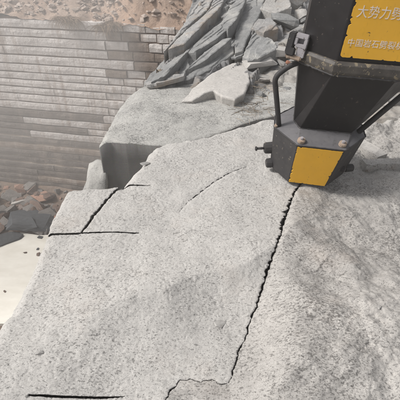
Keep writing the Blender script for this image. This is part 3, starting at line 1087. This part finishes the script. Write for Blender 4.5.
# core behind the blocks
V, F, fm = [], [], []
n = 40
for k in range(n + 1):
    s = S0 + (S1 - S0) * k / n
    tp = top_of(s)
    for (o_w, z) in ((0.524, -0.4), (0.225, 3.2), (0.17, 3.25), (0.45 - 0.086 * tp, tp - 0.12), (-1.6, tp - 0.10)):
        V.append(wall_pt(s, o_w, z))
for k in range(n):
    for q in range(4):
        a = k * 5 + q
        F.append((a, a + 5, a + 6, a + 1)); fm.append(1 if q == 0 else 0)
link('wall_core', raw_mesh('wall_core', V, F, [M['groove'], M['groove_pale']], fm), parent=wall)

zc = [0.0]
for c in range(NC):
    zc.append(zc[-1] + CH * rng.uniform(0.9, 1.1))
for c in range(NC):
    z0, CHc = zc[c], zc[c + 1] - zc[c]
    s = S0 + rng.uniform(0, 1)
    while s < S1:
        px, py = px_of(s, z0 + CH / 2)
        L = rng.uniform(4.0, 9.0) if px < 96 else rng.uniform(0.6, 1.1)
        if px > 135:
            L = rng.uniform(0.4, 0.8)
        e = min(s + L, S1)
        while px < 96 and px_of(e, z0)[0] > 112 and e - s > 0.8:
            e -= 0.3
        pm, pmy = px_of((s + e) / 2, z0 + CH / 2)
        zt = min(z0 + CHc - 0.058, top_of((s + e) / 2)) + rng.uniform(-.006, .006)
        if zt - z0 < 0.12:
            s = e; continue
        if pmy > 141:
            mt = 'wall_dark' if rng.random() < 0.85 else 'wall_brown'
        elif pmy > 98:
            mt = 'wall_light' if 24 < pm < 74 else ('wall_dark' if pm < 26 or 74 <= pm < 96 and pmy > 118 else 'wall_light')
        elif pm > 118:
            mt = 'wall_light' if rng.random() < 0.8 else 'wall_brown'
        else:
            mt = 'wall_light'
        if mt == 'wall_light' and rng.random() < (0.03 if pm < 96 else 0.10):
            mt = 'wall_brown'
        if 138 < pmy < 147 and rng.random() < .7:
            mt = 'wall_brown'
        bat = 0.55 - 0.086 * z0 + rng.uniform(-.018, .018) + (rng.uniform(-.05, .05) if pm > 110 else 0)
        nseg = max(2, int((e - s) / 0.45))
        gapw = 0.003 if px < 96 else rng.uniform(0.005, 0.035)
        v, f = [], []
        skew = rng.uniform(-.008, .008)
        for k in range(nseg + 1):
            ss = s + gapw + (e - s - 2 * gapw) * k / nseg
            jz = rng.uniform(-.008, .008); jt = rng.uniform(-.014, .008)
            jb = rng.uniform(-.02, .02)
            v += [wall_pt(ss, bat - 0.5, z0), wall_pt(ss, bat + jb - .015, z0 + jz), wall_pt(ss, bat + jb + rng.uniform(-.01, .01), z0 + CHc * .45),
                  wall_pt(ss, bat + jb - .015, zt + jt + skew * (k / nseg - .5)), wall_pt(ss, bat - 0.5, zt + jt)]
        for k in range(nseg):
            for q in range(4):
                a = k * 5 + q
                f.append((a, a + 5, a + 6, a + 1))
        f.append((4, 3, 2, 1, 0)); b0 = nseg * 5
        f.append((b0, b0 + 1, b0 + 2, b0 + 3, b0 + 4))
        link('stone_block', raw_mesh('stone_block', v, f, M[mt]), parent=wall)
        s = e

# quarry floor
gx = np.arange(-40, 40.1, 0.5); gy = np.arange(-3, 30, 0.5)


def h_F(x, y):
    z = FLOOR_Z + 0.12 * fbm(x * 0.5, y * 0.5, 3, 201)
    dw = (15.9 + (-4.98 - x) * 0.204) - y
    z += 0.55 * np.exp(-np.clip(dw, 0, 50) / 1.6)
    pc_ = P(8, 272, FLOOR_Z)
    r2 = ((x - pc_.x) / 4.6) ** 2 + ((y - pc_.y) / 2.3) ** 2
    z -= 0.45 * np.exp(-r2 ** 2)
    return z


X, Y = np.meshgrid(gx, gy)
Z = h_F(X, Y)
nx, ny = len(gx), len(gy)
vi = (np.arange(ny - 1)[:, None] * nx + np.arange(nx - 1)[None, :]).ravel()
fl = quads_mesh('quarry_floor', np.stack([X.ravel(), Y.ravel(), Z.ravel()], 1), np.stack([vi, vi + 1, vi + nx + 1, vi + nx], 1), [M['floor']])
link('quarry_floor', fl, kind='structure', label='brown quarry floor far below')

# milky pool
pc_ = P(8, 272, FLOOR_Z)
V = []
for k in range(64):
    a = k / 64 * 2 * math.pi
    r_ = 0.93 + 0.20 * float(fbm(math.cos(a) * 2.2, math.sin(a) * 2.2, 4, 211))
    V.append((pc_.x + 5.0 * r_ * math.cos(a), pc_.y + 2.35 * r_ * math.sin(a), FLOOR_Z - 0.02))
for k in range(64):
    V.append((V[k][0], V[k][1], FLOOR_Z - 0.6))
F = [tuple(range(64))] + [(k, k + 64, (k + 1) % 64 + 64, (k + 1) % 64) for k in range(64)]
link('pool', raw_mesh('pool', V, F, M['pool']), kind='structure', label='cream coloured milky slurry pool on the quarry floor')

# broken stone below the wall
rng = random.Random(31)


def hF(x, y):
    return float(h_F(np.array([x]), np.array([y]))[0])


big = [(38, 222, 2.3, 1.5, 0.9, 0.2, 'dark_rock', 'largest dark grey slab at the edge of the milky pool'),
       (20, 226, 1.9, 1.2, 0.8, -0.2, 'dark_rock', 'broad dark slab at the pool edge next to the largest one'),
       (4, 238, 1.6, 1.2, 0.8, 0.5, 'dark_rock', 'dark slab at the pool edge cut by the picture border'),
       (26, 206, 1.3, 0.7, 0.7, 0.3, 'pale_rock', 'pale topped stone standing above the dark slabs'),
       (33, 212, 1.1, 0.8, 0.8, 0.9, 'grey_rock', 'grey stone right behind the dark pool slabs'),
       (31, 247, 0.75, 0.5, 0.45, 0.1, 'dark_rock', 'small dark stone sitting in the milky pool by the slabs'),
       (34, 251, 0.6, 0.45, 0.4, 1.0, 'dark_rock', 'smallest dark stone in the milky pool'),
       (2, 292, 0.9, 0.6, 0.5, 0.4, 'dark_rock', 'dark stone at the near end of the milky pool'),
       (4, 309, 1.0, 0.7, 0.5, 0.2, 'pink_rock', 'pinkish stone on the near bank of the milky pool'),
       (39, 202, 1.1, 0.8, 0.8, 0.4, 'pink_rock', 'large pinkish brown stone in the heap below the wall'),
       (50, 200, 0.9, 0.7, 0.6, 1.4, 'brown_rock', 'brown stone in the heap close to the slab corner')]
for (px, py, sx, sy, sz, rz, mt, lab) in big:
    p = P(px, py, FLOOR_Z + 0.1)
    link('broken_stone', stone(mt, rng.randrange(12)), loc=(p.x, p.y, hF(p.x, p.y) + 0.18 * sz), rot=(rng.uniform(-.25, .25), rng.uniform(-.25, .25), rz), scale=(sx, sy, sz), label=lab, cat='stone')
for i in range(320):
    x = rng.uniform(-13.5, -3.2)
    y = wall_y(x) - 0.75 - 3.4 * rng.random() ** 1.1
    if ((x - pc_.x) / 4.9) ** 2 + ((y - pc_.y) / 2.4) ** 2 < 1:
        continue
    s = 0.15 + 0.6 * rng.random() ** 1.6
    link('broken_stone', stone(rng.choice(('brown_rock', 'brown_rock', 'brown_rock', 'grey_rock', 'pink_rock', 'grey_rock')), rng.randrange(12)), loc=(x, y, hF(x, y) + 0.1 * s),
         rot=(rng.uniform(-.5, .5), rng.uniform(-.5, .5), rng.uniform(0, 6.3)), scale=(s * rng.uniform(.9, 1.5), s, s * rng.uniform(1.1, 1.8)),
         label='brown broken stone in the heap at the foot of the quarry wall', cat='stone', group='broken stones below the quarry wall')

for i in range(70):                                      # small stones along the pool's shore
    a = rng.uniform(0, 6.283)
    r_ = rng.uniform(0.86, 1.12) if i % 3 else rng.uniform(0.4, 0.95)
    x, y = pc_.x + 5.0 * r_ * math.cos(a), pc_.y + 2.35 * r_ * math.sin(a)
    s = rng.uniform(0.10, 0.34)
    link('shore_stone', stone(rng.choice(('brown_rock', 'grey_rock', 'dark_rock')), rng.randrange(12)), loc=(x, y, max(hF(x, y), FLOOR_Z - 0.02) + 0.05 * s),
         rot=(rng.uniform(-.4, .4), rng.uniform(-.4, .4), rng.uniform(0, 6.3)), scale=(s * 1.4, s, s),
         label='small stone lying in or along the milky pool', cat='stone', group='small stones around the milky pool')

# hillside of soil above the wall
xh = np.concatenate([np.arange(-38, -18, 0.5), np.arange(-18, 5, 0.12), np.arange(5, 38.1, 0.5)]); th = np.concatenate([np.arange(0, 8, 0.12), np.arange(8, 44, 1.0)])
X, Tt = np.meshgrid(xh, th)
WT = np.array([top_of(float(np.clip((x + 5) * 1.02, S0, S1))) for x in xh])[None, :] + FLOOR_Z
Yh = 15.9 + (-4.98 - X) * 0.204 + 0.12 + Tt
Zh = WT - 0.05 + np.where(Tt < 9, Tt * 0.42, 3.78 + (Tt - 9) * 0.22) + 0.25 * fbm(X * 0.7, Tt * 0.7, 4, 221) * sstep(0, 1.5, Tt) + 0.10 * fbm(X * 1.8, Tt * 2.2, 4, 225)
Zh += 0.9 * sstep(-4.5, -1.0, X) * sstep(0.0, 1.0, Tt)
nx, ny = X.shape[1], X.shape[0]
vi = (np.arange(ny - 1)[:, None] * nx + np.arange(nx - 1)[None, :]).ravel()
hm = quads_mesh('hillside', np.stack([X.ravel(), Yh.ravel(), Zh.ravel()], 1), np.stack([vi, vi + 1, vi + nx + 1, vi + nx], 1), [M['soil']])
link('hillside', hm, kind='structure', label='bare reddish soil slope above the quarry wall')


def hill_z(x, t):
    i = int(np.clip(np.searchsorted(xh, x), 0, len(xh) - 1)); j = int(np.clip(np.searchsorted(th, t), 0, len(th) - 1))
    return float(Zh[j, i])


# scree on the hillside (uncountable)
rg = np.random.default_rng(12)
pv = []
for k in range(8):
    b_ = rock_bm(random.Random(900 + k), 11, 0.75, 0)
    b_.verts.index_update()
    bmesh.ops.triangulate(b_, faces=b_.faces)
    pv.append((np.array([v.co[:] for v in b_.verts]), np.array([[v.index for v in f.verts] for f in b_.faces])))
    b_.free()
V, F, nb0 = [], [], 0
for _ in range(9000):
    x = rg.uniform(-17, 3); t = 0.15 + 7 * rg.random()
    if float(gnoise(x * 0.45, t * 0.6, 231)) + 0.06 * (t - 2) < 0.0 and rg.random() < 0.55:
        continue
    sz = 0.06 + 0.30 * rg.random() ** 3.5
    a = rg.uniform(0, 6.28); ca, sa = math.cos(a), math.sin(a)
    vv_, ff_ = pv[rg.integers(8)]
    q = vv_ * np.array([rg.uniform(.8, 1.6), rg.uniform(.8, 1.2), rg.uniform(.6, 1.1)]) * sz
    q = np.stack([q[:, 0] * ca - q[:, 1] * sa, q[:, 0] * sa + q[:, 1] * ca, q[:, 2]], 1)
    V.append(q + np.array([x, 15.9 + (-4.98 - x) * 0.204 + 0.12 + t, hill_z(x, t) + 0.08 * sz]))
    F.append(ff_ + nb0); nb0 += len(vv_)
V = np.concatenate(V); F = np.concatenate(F)
link('scree', raw_mesh('scree', V, F, M['scree']), kind='stuff', label='small loose stones scattered over the soil slope', cat='scree')

# dry grass hanging over the wall top
for (px, py, wd, nb, lab) in ((68, 27, 0.30, 420, 'tuft of dry grass hanging over the wall, nearer the picture border'), (112, 34, 0.40, 480, 'broad tuft of dry straw hanging over the middle of the wall top')):
    p = PY(px, py, wall_y(-5))
    x = p.x * wall_y(p.x) / wall_y(-5)
    yv = wall_y(x) + 0.05
    spots = []
    for k in range(9):
        xx = x + random.Random(k * 7 + px).gauss(0, 1) * wd * 0.7
        spots.append((xx, wall_y(xx) + 0.0, FLOOR_Z + top_of((xx + 5) * 1.02) + 0.05))
    link('dry_grass', strands('dry_grass', M['straw'], spots, nb, 0.2, 0.7, 0.008, (0.12, (-.3, 1.0)), 0.5, px), label=lab, cat='grass tuft')

# ------------------------------------------------------------------ the rock splitter
sp_loc = Vector((0.972, 2.871, 0.02))
splitter = link('rock_splitter', None, loc=sp_loc, label='black and yellow hydraulic rock splitter wedged upright in the main crack', cat='rock splitter')
tr, tb, yw = 0.022, 0.067, -0.18
SM = Matrix.Rotation(tr, 3, 'Y') @ Matrix.Rotation(tb, 3, 'X') @ Matrix.Rotation(yw, 3, 'Z')
RINGS = {'hb': (0.03, .300, .149, .285, -.066), 'hr': (0.404, .349, .174, .343, -.035), 'nb': (0.457, .230, .188, .170, -.007), 'nt': (0.935, .415, .198, .308, .128),
         'f0': (0.93, .424, .205, .318, .128), 'f1': (0.955, .436, .212, .328, .128), 'f2': (1.00, .436, .212, .328, .128), 'f3': (1.018, .424, .205, .316, .128), 'b0': (1.01, .411, .195, .297, .126), 'bt': (2.3, .411, .195, .297, .165), 'bt2': (2.36, .37, .17, .26, .165)}


def ring(nm):
    z, w, f, d, xo = RINGS[nm]
    c = .28 * d
    return [SM @ Vector((x + xo, y, z)) for x, y in ((-w, -c), (-f, -d), (f, -d), (w, -c), (w, c), (f, d), (-f, d), (-w, c))]


def loft(names, mat, name, caps=(True, True), bevel=0.006):
    bm = bmesh.new()
    rs = [[bm.verts.new(p) for p in ring(nm)] for nm in names]
    for a, b in zip(rs[:-1], rs[1:]):
        for i in range(8):
            j = (i + 1) % 8
            bm.faces.new((a[i], a[j], b[j], b[i]))
    if caps[0]: bm.faces.new(list(reversed(rs[0])))
    if caps[1]: bm.faces.new(rs[-1])
    if bevel:
        bmesh.ops.recalc_face_normals(bm, faces=bm.faces)
        bmesh.ops.bevel(bm, geom=[e for e in bm.edges], offset=bevel, segments=2, affect='EDGES', profile=0.6)
    return link(name, bm_mesh(bm, name, mat), parent=splitter)


head = loft(['hb', 'hr'], M['black_worn'], 'head')
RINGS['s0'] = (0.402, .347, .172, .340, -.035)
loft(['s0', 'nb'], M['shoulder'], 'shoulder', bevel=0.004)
RINGS['n0'] = (0.45, .230, .188, .170, -.009)
loft(['n0', 'nt'], M['black'], 'neck')
loft(['f0', 'f1', 'f2', 'f3'], M['flange'], 'rim', bevel=0.003)
body = loft(['b0', 'bt', 'bt2'], M['black'], 'housing')


def ribbon_plate(lo, hi, mat, name, m=(0.03, 0.03, 0.03, 0.03), jag=0.018, th=0.006, seed=1, parent=None):
    """a worn plate on the front face between two rings; margins left, right, bottom, top"""
    a, b = ring(lo), ring(hi)
    bl, br, tl, tr_ = a[1], a[2], b[1], b[2]

    def uv(u, v):
        return bl.lerp(br, u).lerp(tl.lerp(tr_, u), v)
    nrm = (br - bl).cross(tl - bl).normalized()
    hgt = (tl - bl).length; wid = (br - bl).length
    rg = random.Random(seed)
    out = []
    ends = [((m[0], m[2]), (1 - m[1], m[2])), ((1 - m[1], m[2]), (1 - m[1], 1 - m[3])), ((1 - m[1], 1 - m[3]), (m[0], 1 - m[3])), ((m[0], 1 - m[3]), (m[0], m[2]))]
    for (p, q) in ends:
        L = math.hypot((q[0] - p[0]) * wid, (q[1] - p[1]) * hgt)
        n = max(4, int(L / 0.006))
        for k in range(n):
            t = k / n
            w1 = float(fbm(t * n * 0.22 + seed * 7.1 + p[0] * 31 + p[1] * 17, 0.5, 2, seed))
            j = 0.12 * jag * w1 + jag * max(0.0, w1 - 0.42) * 3.0
            u = p[0] + (q[0] - p[0]) * t; v = p[1] + (q[1] - p[1]) * t
            du, dv = -(q[1] - p[1]), (q[0] - p[0])
            s = math.hypot(du, dv)
            out.append((u + du / s * max(j, -0.3 * jag) / wid, v + dv / s * max(j, -0.3 * jag) / hgt))
    bm = bmesh.new()
    base = [bm.verts.new(uv(u, v) + nrm * 0.0005) for u, v in out]
    top = [bm.verts.new(uv(u, v) + nrm * th) for u, v in out]
    n = len(out)
    bm.faces.new(top)
    for i in range(n):
        j = (i + 1) % n
        bm.faces.new((base[i], base[j], top[j], top[i]))
    bmesh.ops.triangulate(bm, faces=[f for f in bm.faces if len(f.verts) > 4])
    o = link(name, bm_mesh(bm, name, mat), parent=parent or splitter)
    return o, uv, nrm, wid, hgt


ribbon_plate('hb', 'hr', M['yellow'], 'yellow_plate', (0.02, 0.04, 0.02, 0.03), 0.008, 0.006, 3)
plate, uvb, nb_, wb, hb_ = ribbon_plate('b0', 'bt', M['yellow'], 'yellow_plate', (0.035, 0.02, 0.028, 0.05), 0.010, 0.006, 5)


def lettering(txt, u0, v0, size, aspect, squeeze, shear=0.0):
    cu = bpy.data.curves.new('lettering', 'FONT')
    cu.body = txt
    cu.size = size
    cu.extrude = 0.0005
    cu.offset = 0.0
    ob = bpy.data.objects.new('tmp', cu)
    COL.objects.link(ob)
    dg = bpy.context.evaluated_depsgraph_get()
    me = bpy.data.meshes.new_from_object(ob.evaluated_get(dg))
    bpy.data.objects.remove(ob)
    me.name = 'lettering'
    o0 = uvb(u0, v0); ux = (uvb(1, v0) - uvb(0, v0)).normalized(); uy = nb_.cross(ux).normalized()
    co = np.zeros(len(me.vertices) * 3); me.vertices.foreach_get('co', co); co = co.reshape(-1, 3)
    out = np.array([tuple(o0 + ux * (c[0] * squeeze + shear * c[1]) + uy * (c[1] * aspect) + nb_ * (0.0068 + c[2])) for c in co])
    me.vertices.foreach_set('co', out.ravel())
    me.materials.clear(); me.materials.append(M['white'])
    me.update()
    return link('lettering', me, parent=plate)


lettering('大势力劈裂机', 0.10, 0.215, 0.066, 1.1, 0.98)
lettering('中国岩石劈裂机', 0.085, 0.085, 0.050, 1.0, 0.95)


def tube(pts, r, mat, name, sides=10, smooth_n=6, parent=None, local=True):
    """round bar along a polyline with rounded corners"""
    pts = [Vector(p) for p in pts]
    path = [pts[0]]
    for a, b, c in zip(pts[:-2], pts[1:-1], pts[2:]):
        ra = min(0.07, (b - a).length * .4, (c - b).length * .4)
        p0 = b + (a - b).normalized() * ra; p1 = b + (c - b).normalized() * ra
        for k in range(smooth_n + 1):
            t = k / smooth_n
            path.append(p0 * (1 - t) ** 2 + b * 2 * t * (1 - t) + p1 * t * t)
    path.append(pts[-1])
    bm = bmesh.new()
    rs = []
    for i, p in enumerate(path):
        d = (path[min(i + 1, len(path) - 1)] - path[max(i - 1, 0)]).normalized()
        s = d.cross(Vector((0.3, 1, 0.1))).normalized(); u = s.cross(d)
        rs.append([bm.verts.new(p + (s * math.cos(a) + u * math.sin(a)) * r) for a in [k / sides * 2 * math.pi for k in range(sides)]])
    for a, b in zip(rs[:-1], rs[1:]):
        for i in range(sides):
            bm.faces.new((a[i], a[(i + 1) % sides], b[(i + 1) % sides], b[i]))
    bm.faces.new(rs[0]); bm.faces.new(rs[-1])
    return link(name, bm_mesh(bm, name, mat, True), parent=parent or splitter)


def LP(px, py, y):
    return PY(px, py, y) - sp_loc


yL = (ring('f1')[0] + sp_loc).y
tube([LP(306, 60, yL + .02), LP(289, 66, yL), LP(274.5, 77, yL + .01), LP(277, 103, yL + .03), LP(279, 128, yL + .05)], 0.020, M['black_worn'], 'guard_bar')
fr = ring('f1')
tube([fr[3] + Vector((-.02, -.02, -.03)), LP(428, 74, 2.78), LP(400, 97, 2.74), LP(356, 134, 2.72)], 0.022, M['black_worn'], 'guard_bar')

def weld(ringpts, r_, name='weld_seam', mat='black_worn'):
    rg = random.Random(len(ringpts) + int(r_ * 1e5))
    pts = []
    n_ = len(ringpts)
    for i in range(n_):
        a, b = ringpts[i], ringpts[(i + 1) % n_]
        k_ = max(2, int((b - a).length / 0.012))
        for q in range(k_):
            pts.append(a.lerp(b, q / k_) + Vector((rg.uniform(-1, 1), rg.uniform(-1, 1), rg.uniform(-1, 1))) * r_ * 0.3)
    bm = bmesh.new()
    rs = []
    m_ = len(pts)
    for i, p in enumerate(pts):
        d = (pts[(i + 1) % m_] - pts[i - 1]).normalized()
        s_ = d.cross(Vector((0, 0, 1))).normalized(); u_ = s_.cross(d)
        rr = r_ * rg.uniform(0.75, 1.25)
        rs.append([bm.verts.new(p + (s_ * math.cos(a) + u_ * math.sin(a)) * rr) for a in (0, 1.05, 2.09, 3.14, 4.19, 5.24)])
    for i in range(m_):
        a, b = rs[i], rs[(i + 1) % m_]
        for q in range(6):
            bm.faces.new((a[q], a[(q + 1) % 6], b[(q + 1) % 6], b[q]))
    link(name, bm_mesh(bm, name, M[mat], True), parent=splitter)


weld([p + SM @ Vector((0, 0, -0.001)) for p in ring('nb')], 0.007)
weld([p for p in ring('f0')], 0.007)
weld([p for p in ring('hr')], 0.0045)

# clamp lug on the rim: cheek plates with a slotted hole
def boxes(name, bxs, mat, parent, bevel=0.004, mtx=None):
    bm = bmesh.new()
    for (c, s) in bxs:
        r = bmesh.ops.create_cube(bm, size=1)
        for v in r['verts']:
            v.co = Vector((v.co.x * s[0] + c[0], v.co.y * s[1] + c[1], v.co.z * s[2] + c[2]))
    bmesh.ops.bevel(bm, geom=list(bm.edges), offset=bevel, segments=2, affect='EDGES')
    if mtx is not None:
        bm.transform(mtx)
    return link(name, bm_mesh(bm, name, mat), parent=parent)


lc = LP(297.5, 44, yL - 0.03)
lm = Matrix.Translation(lc) @ Matrix.Rotation(R(9), 4, 'Y') @ Matrix.Rotation(R(-25), 4, 'Z')
lug = boxes('clamp_lug', [((0.022, 0, 0.055), (0.085, 0.05, 0.03)), ((-0.010, 0, 0.02), (0.022, 0.05, 0.05)), ((0.055, 0, 0.01), (0.024, 0.05, 0.075)),
                          ((0.022, 0, -0.005), (0.065, 0.048, 0.026)), ((0.040, 0, -0.045), (0.055, 0.05, 0.065)), ((0.022, 0.03, 0.02), (0.07, 0.012, 0.07))], M['steel'], splitter, 0.004, lm)
boxes('cheek', [((-0.045, 0.012, 0.0), (0.045, 0.085, 0.135)), ((-0.030, -0.02, -0.05), (0.06, 0.05, 0.05))], M['black_worn'], lug, 0.006, lm)
boxes('pin', [((0.0, -0.01, -0.085), (0.11, 0.05, 0.03))], M['rust'], lug, 0.008, lm)


def disc_part(name, c, axis, r, L, mat, parent, sides=14):
    axis = Vector(axis).normalized()
    q = axis.to_track_quat('Z', 'Y').to_matrix().to_4x4()
    bm = bmesh.new()
    bmesh.ops.create_cone(bm, cap_ends=True, segments=sides, radius1=r, radius2=r * 0.93, depth=L)
    bmesh.ops.bevel(bm, geom=[e for e in bm.edges if len(e.link_faces) == 2 and any(len(f.verts) > 4 for f in e.link_faces)], offset=min(r, L) * 0.15, segments=2, affect='EDGES')
    bm.transform(Matrix.Translation(Vector(c)) @ q)
    return link(name, bm_mesh(bm, name, mat), parent=parent)


# pads on the shoulder
hr, nbv = ring('hr'), ring('nb')
shn = (hr[2] - hr[1]).cross(nbv[1] - hr[1]).normalized()
for t, w_ in ((0.07, 0.25), (0.90, 0.30)):
    c = hr[1].lerp(hr[2], t).lerp(nbv[1].lerp(nbv[2], t), w_)
    pd = disc_part('lifting_pad', c + shn * 0.010, shn, 0.030, 0.026, M['rust'], splitter)
    disc_part('stud', c + shn * 0.030, shn, 0.013, 0.022, M['steel'], pd, 8)
c = hr[0].lerp(nbv[0], 0.1)
disc_part('lifting_pad', c + shn * 0.01, shn, 0.016, 0.02, M['rust'], splitter)

# side fittings: grease port with its rod, and lower plugs
hbv = ring('hb')
lf = (hbv[0].lerp(hr[0], 0.42) * 0.75 + hbv[7].lerp(hr[7], 0.42) * 0.25)
ax = SM @ Vector((-0.95, -0.25, -0.05))
port = disc_part('grease_port', lf + ax * 0.02, ax, 0.050, 0.09, M['black_worn'], splitter, 12)
tube([lf + ax * 0.05, lf + ax * 0.135], 0.011, M['black_worn'], 'rod', 8, parent=port)
disc_part('rod_end', lf + ax * 0.135, ax, 0.020, 0.014, M['black_worn'], port, 10)
lf2 = hbv[0].lerp(hr[0], 0.08)
disc_part('plug', lf2 + ax * 0.012, ax, 0.042, 0.05, M['black_worn'], splitter, 12)
rf = hbv[3].lerp(hr[3], 0.18)
disc_part('plug', rf - ax * 0.02, -ax, 0.034, 0.07, M['black_worn'], splitter, 12)
rf2 = hbv[2].lerp(hbv[3], 0.6).lerp(hr[2].lerp(hr[3], 0.6), 0.3)
disc_part('plug', rf2, SM @ Vector((0.85, -0.5, 0)), 0.026, 0.05, M['black_worn'], splitter, 12)

# wedge going down into the crack
bm = bmesh.new()
wc = SM @ Vector((-0.09, -0.08, 0.04))
vv = [bm.verts.new(wc + SM @ Vector(p)) for p in ((-.09, -.05, 0), (.09, -.05, 0), (.09, .05, 0), (-.09, .05, 0), (-.01, -.035, -.5), (.01, -.035, -.5), (.01, .035, -.5), (-.01, .035, -.5))]
for f in ((0, 1, 2, 3), (4, 7, 6, 5), (0, 4, 5, 1), (1, 5, 6, 2), (2, 6, 7, 3), (3, 7, 4, 0)):
    bm.faces.new([vv[i] for i in f])
link('wedge', bm_mesh(bm, 'wedge', M['steel']), parent=splitter)

# ------------------------------------------------------------------ dusty air
def haze(x0, x1, y0, y1, z0, z1, density, name='haze', label='pale stone dust hanging in the quarry air', mname='dusty_air'):
    bm = bmesh.new()
    r = bmesh.ops.create_cube(bm, size=1)
    for v in r['verts']:
        v.co = Vector(((v.co.x + .5) * (x1 - x0) + x0, (v.co.y + .5) * (y1 - y0) + y0, (v.co.z + .5) * (z1 - z0) + z0))
    m = bpy.data.materials.new(mname)
    m.use_nodes = True
    nt = m.node_tree
    nt.nodes.clear()
    out = nt.nodes.new('ShaderNodeOutputMaterial')
    pv = nt.nodes.new('ShaderNodeVolumePrincipled')
    pv.inputs['Color'].default_value = (0.99, 0.97, 0.95, 1)
    pv.inputs['Density'].default_value = density
    pv.inputs['Anisotropy'].default_value = 0.2
    nt.links.new(pv.outputs[0], out.inputs['Volume'])
    me = bpy.data.meshes.new(name)
    bm.to_mesh(me); bm.free()
    me.materials.append(m)
    link(name, me, kind='stuff', label=label)


haze(-44, 44, -4.2, 72, -10.6, 15.5, 0.0065)
# stone dust drifting in the pit in front of the cut wall: clear of the wall, the floor stones and the bench
haze(-26, -1.75, 9.2, 13.8, -5.2, 0.7, 0.055, 'dust', 'cloud of pale stone dust drifting in the pit before the quarry wall', 'dusty_cloud')
